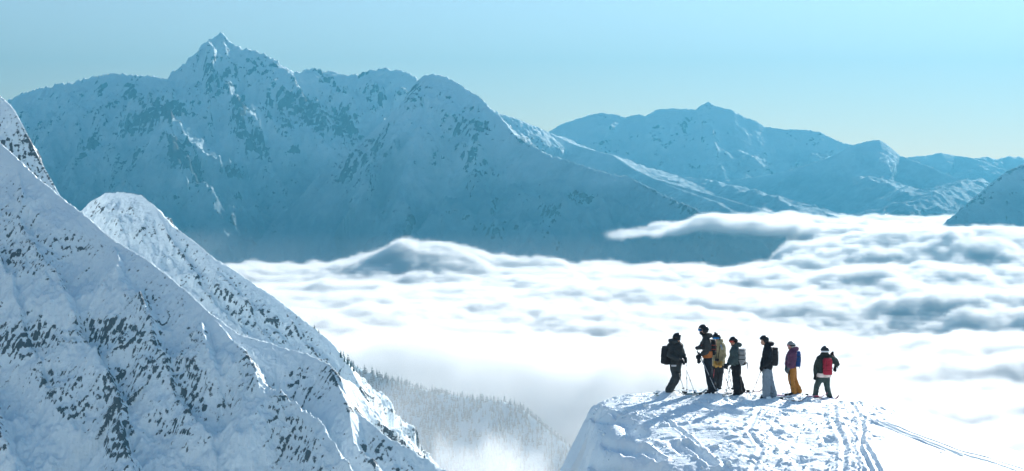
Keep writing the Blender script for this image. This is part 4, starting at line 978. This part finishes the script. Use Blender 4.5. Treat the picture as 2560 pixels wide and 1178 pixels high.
ski(P6.w(*c2(900, 1005, .12)), -.18, 0, cloth('magenta_ski', (.35, .05, .12), .35, 0), 'magenta ski reaching right from the skier in purple', 1.5)
ski(P7.w(*c2(1010, 1022, -.05)), math.pi-.12, 0, cloth('blue_violet_ski', (.10, .10, .30), .35, 0), 'blue violet ski left of the rightmost skier', 1.3)
ski(P7.w(*c2(1190, 1034, -.12)), .25, .01, cloth('dark_red_ski', (.2, .03, .05), .35, 0), 'dark red ski between the boots of the rightmost skier', .9)
#</people>

KZ = knoll_height(KX, KY)
tag(grid_mesh('snow_knoll', kx, ky, KZ, None, M_knoll), 'trampled snow knoll with ski tracks under the skiers', 'snow knoll', None, 'structure')

def clumps():
    R = np.random.RandomState(5); V = []; Fc = []
    bm = bmesh.new(); bmesh.ops.create_icosphere(bm, subdivisions=1, radius=1.0); bm.verts.ensure_lookup_table()
    bv = np.array([v.co[:] for v in bm.verts]); bf = [[v.index for v in f.verts] for f in bm.faces]; bm.free()
    n = 0
    while n < 1500:
        y = R.uniform(34, 43.6); x = R.uniform(1.6, 12.5)
        u = x/y*F+1280; z = float(height_at(np.array([x]), np.array([y]), kx, ky, KZ)[0]); v = HV-z/y*F
        if u > 2170 and v > 1030 and R.rand() < .97: continue
        if fbm(np.array([x/1.3]), np.array([y/1.0]), 3)[0] < -.05 and v > 1010: continue
        s_ = R.uniform(.012, .035)*(1 if R.rand() < .93 else 2.6)
        M_ = bv*(1+R.uniform(-.3, .3, (len(bv), 1)))*np.array([1, R.uniform(.7, 1.1), R.uniform(.6, .9)])*s_
        a = R.rand()*6.28; c, q = math.cos(a), math.sin(a)
        b = len(V)
        for p in M_: V.append((p[0]*c-p[1]*q+x, p[0]*q+p[1]*c+y, p[2]+z+s_*.25))
        for f in bf: Fc.append([b+i for i in f])
        n += 1
    me = bpy.data.meshes.new('snow_clumps'); me.from_pydata(V, [], Fc); me.update(); me.materials.append(M_knoll)
    me.polygons.foreach_set('use_smooth', np.ones(len(me.polygons), bool))
    o = bpy.data.objects.new('snow_clumps', me); COL.objects.link(o); tag(o, 'loose snow clumps scattered over the trampled knoll', 'snow clumps', None, 'stuff')
clumps()
#</rest>

# ------------------------------------------------------------------ valley floor and haze
M_valley = snow_rock('valley_snow', 13.)
xs = np.linspace(-9000, 12000, 120); ys = np.linspace(-1500, 10500, 120)
X, Y = np.meshgrid(xs, ys)
tag(grid_mesh('valley_floor', xs, ys, -560+fbm(X/1500, Y/1500, 3)*60, {'rock': np.zeros(X.shape)-.6}, M_valley), 'snowy valley floor hidden under the sea of clouds', 'valley floor', None, 'structure')

def haze():
    a = NT('blue_haze'); a.t.nodes.remove(a.out); out = a.n('OutputMaterial')
    v = a.n('VolumePrincipled'); v.inputs['Color'].default_value = (.048, .205, .30, 1)
    v.inputs['Density'].default_value = 1.4e-4; v.inputs['Anisotropy'].default_value = .35
    a.l(v.outputs[0], out.inputs['Volume'])
    me = bpy.data.meshes.new('haze'); bm = bmesh.new()
    bmesh.ops.create_cube(bm, size=1.0)
    lo, hi = Vector((-9500, -2000, -700)), Vector((12500, 10600, 1000))
    for vv in bm.verts: vv.co = Vector([(lo[i]+hi[i])/2+vv.co[i]*(hi[i]-lo[i]) for i in range(3)])
    bm.to_mesh(me); bm.free(); me.materials.append(a.m)
    o = bpy.data.objects.new('haze', me); COL.objects.link(o)
    tag(o, 'thin blue haze in the air over the valley', 'haze', None, 'stuff')
haze()
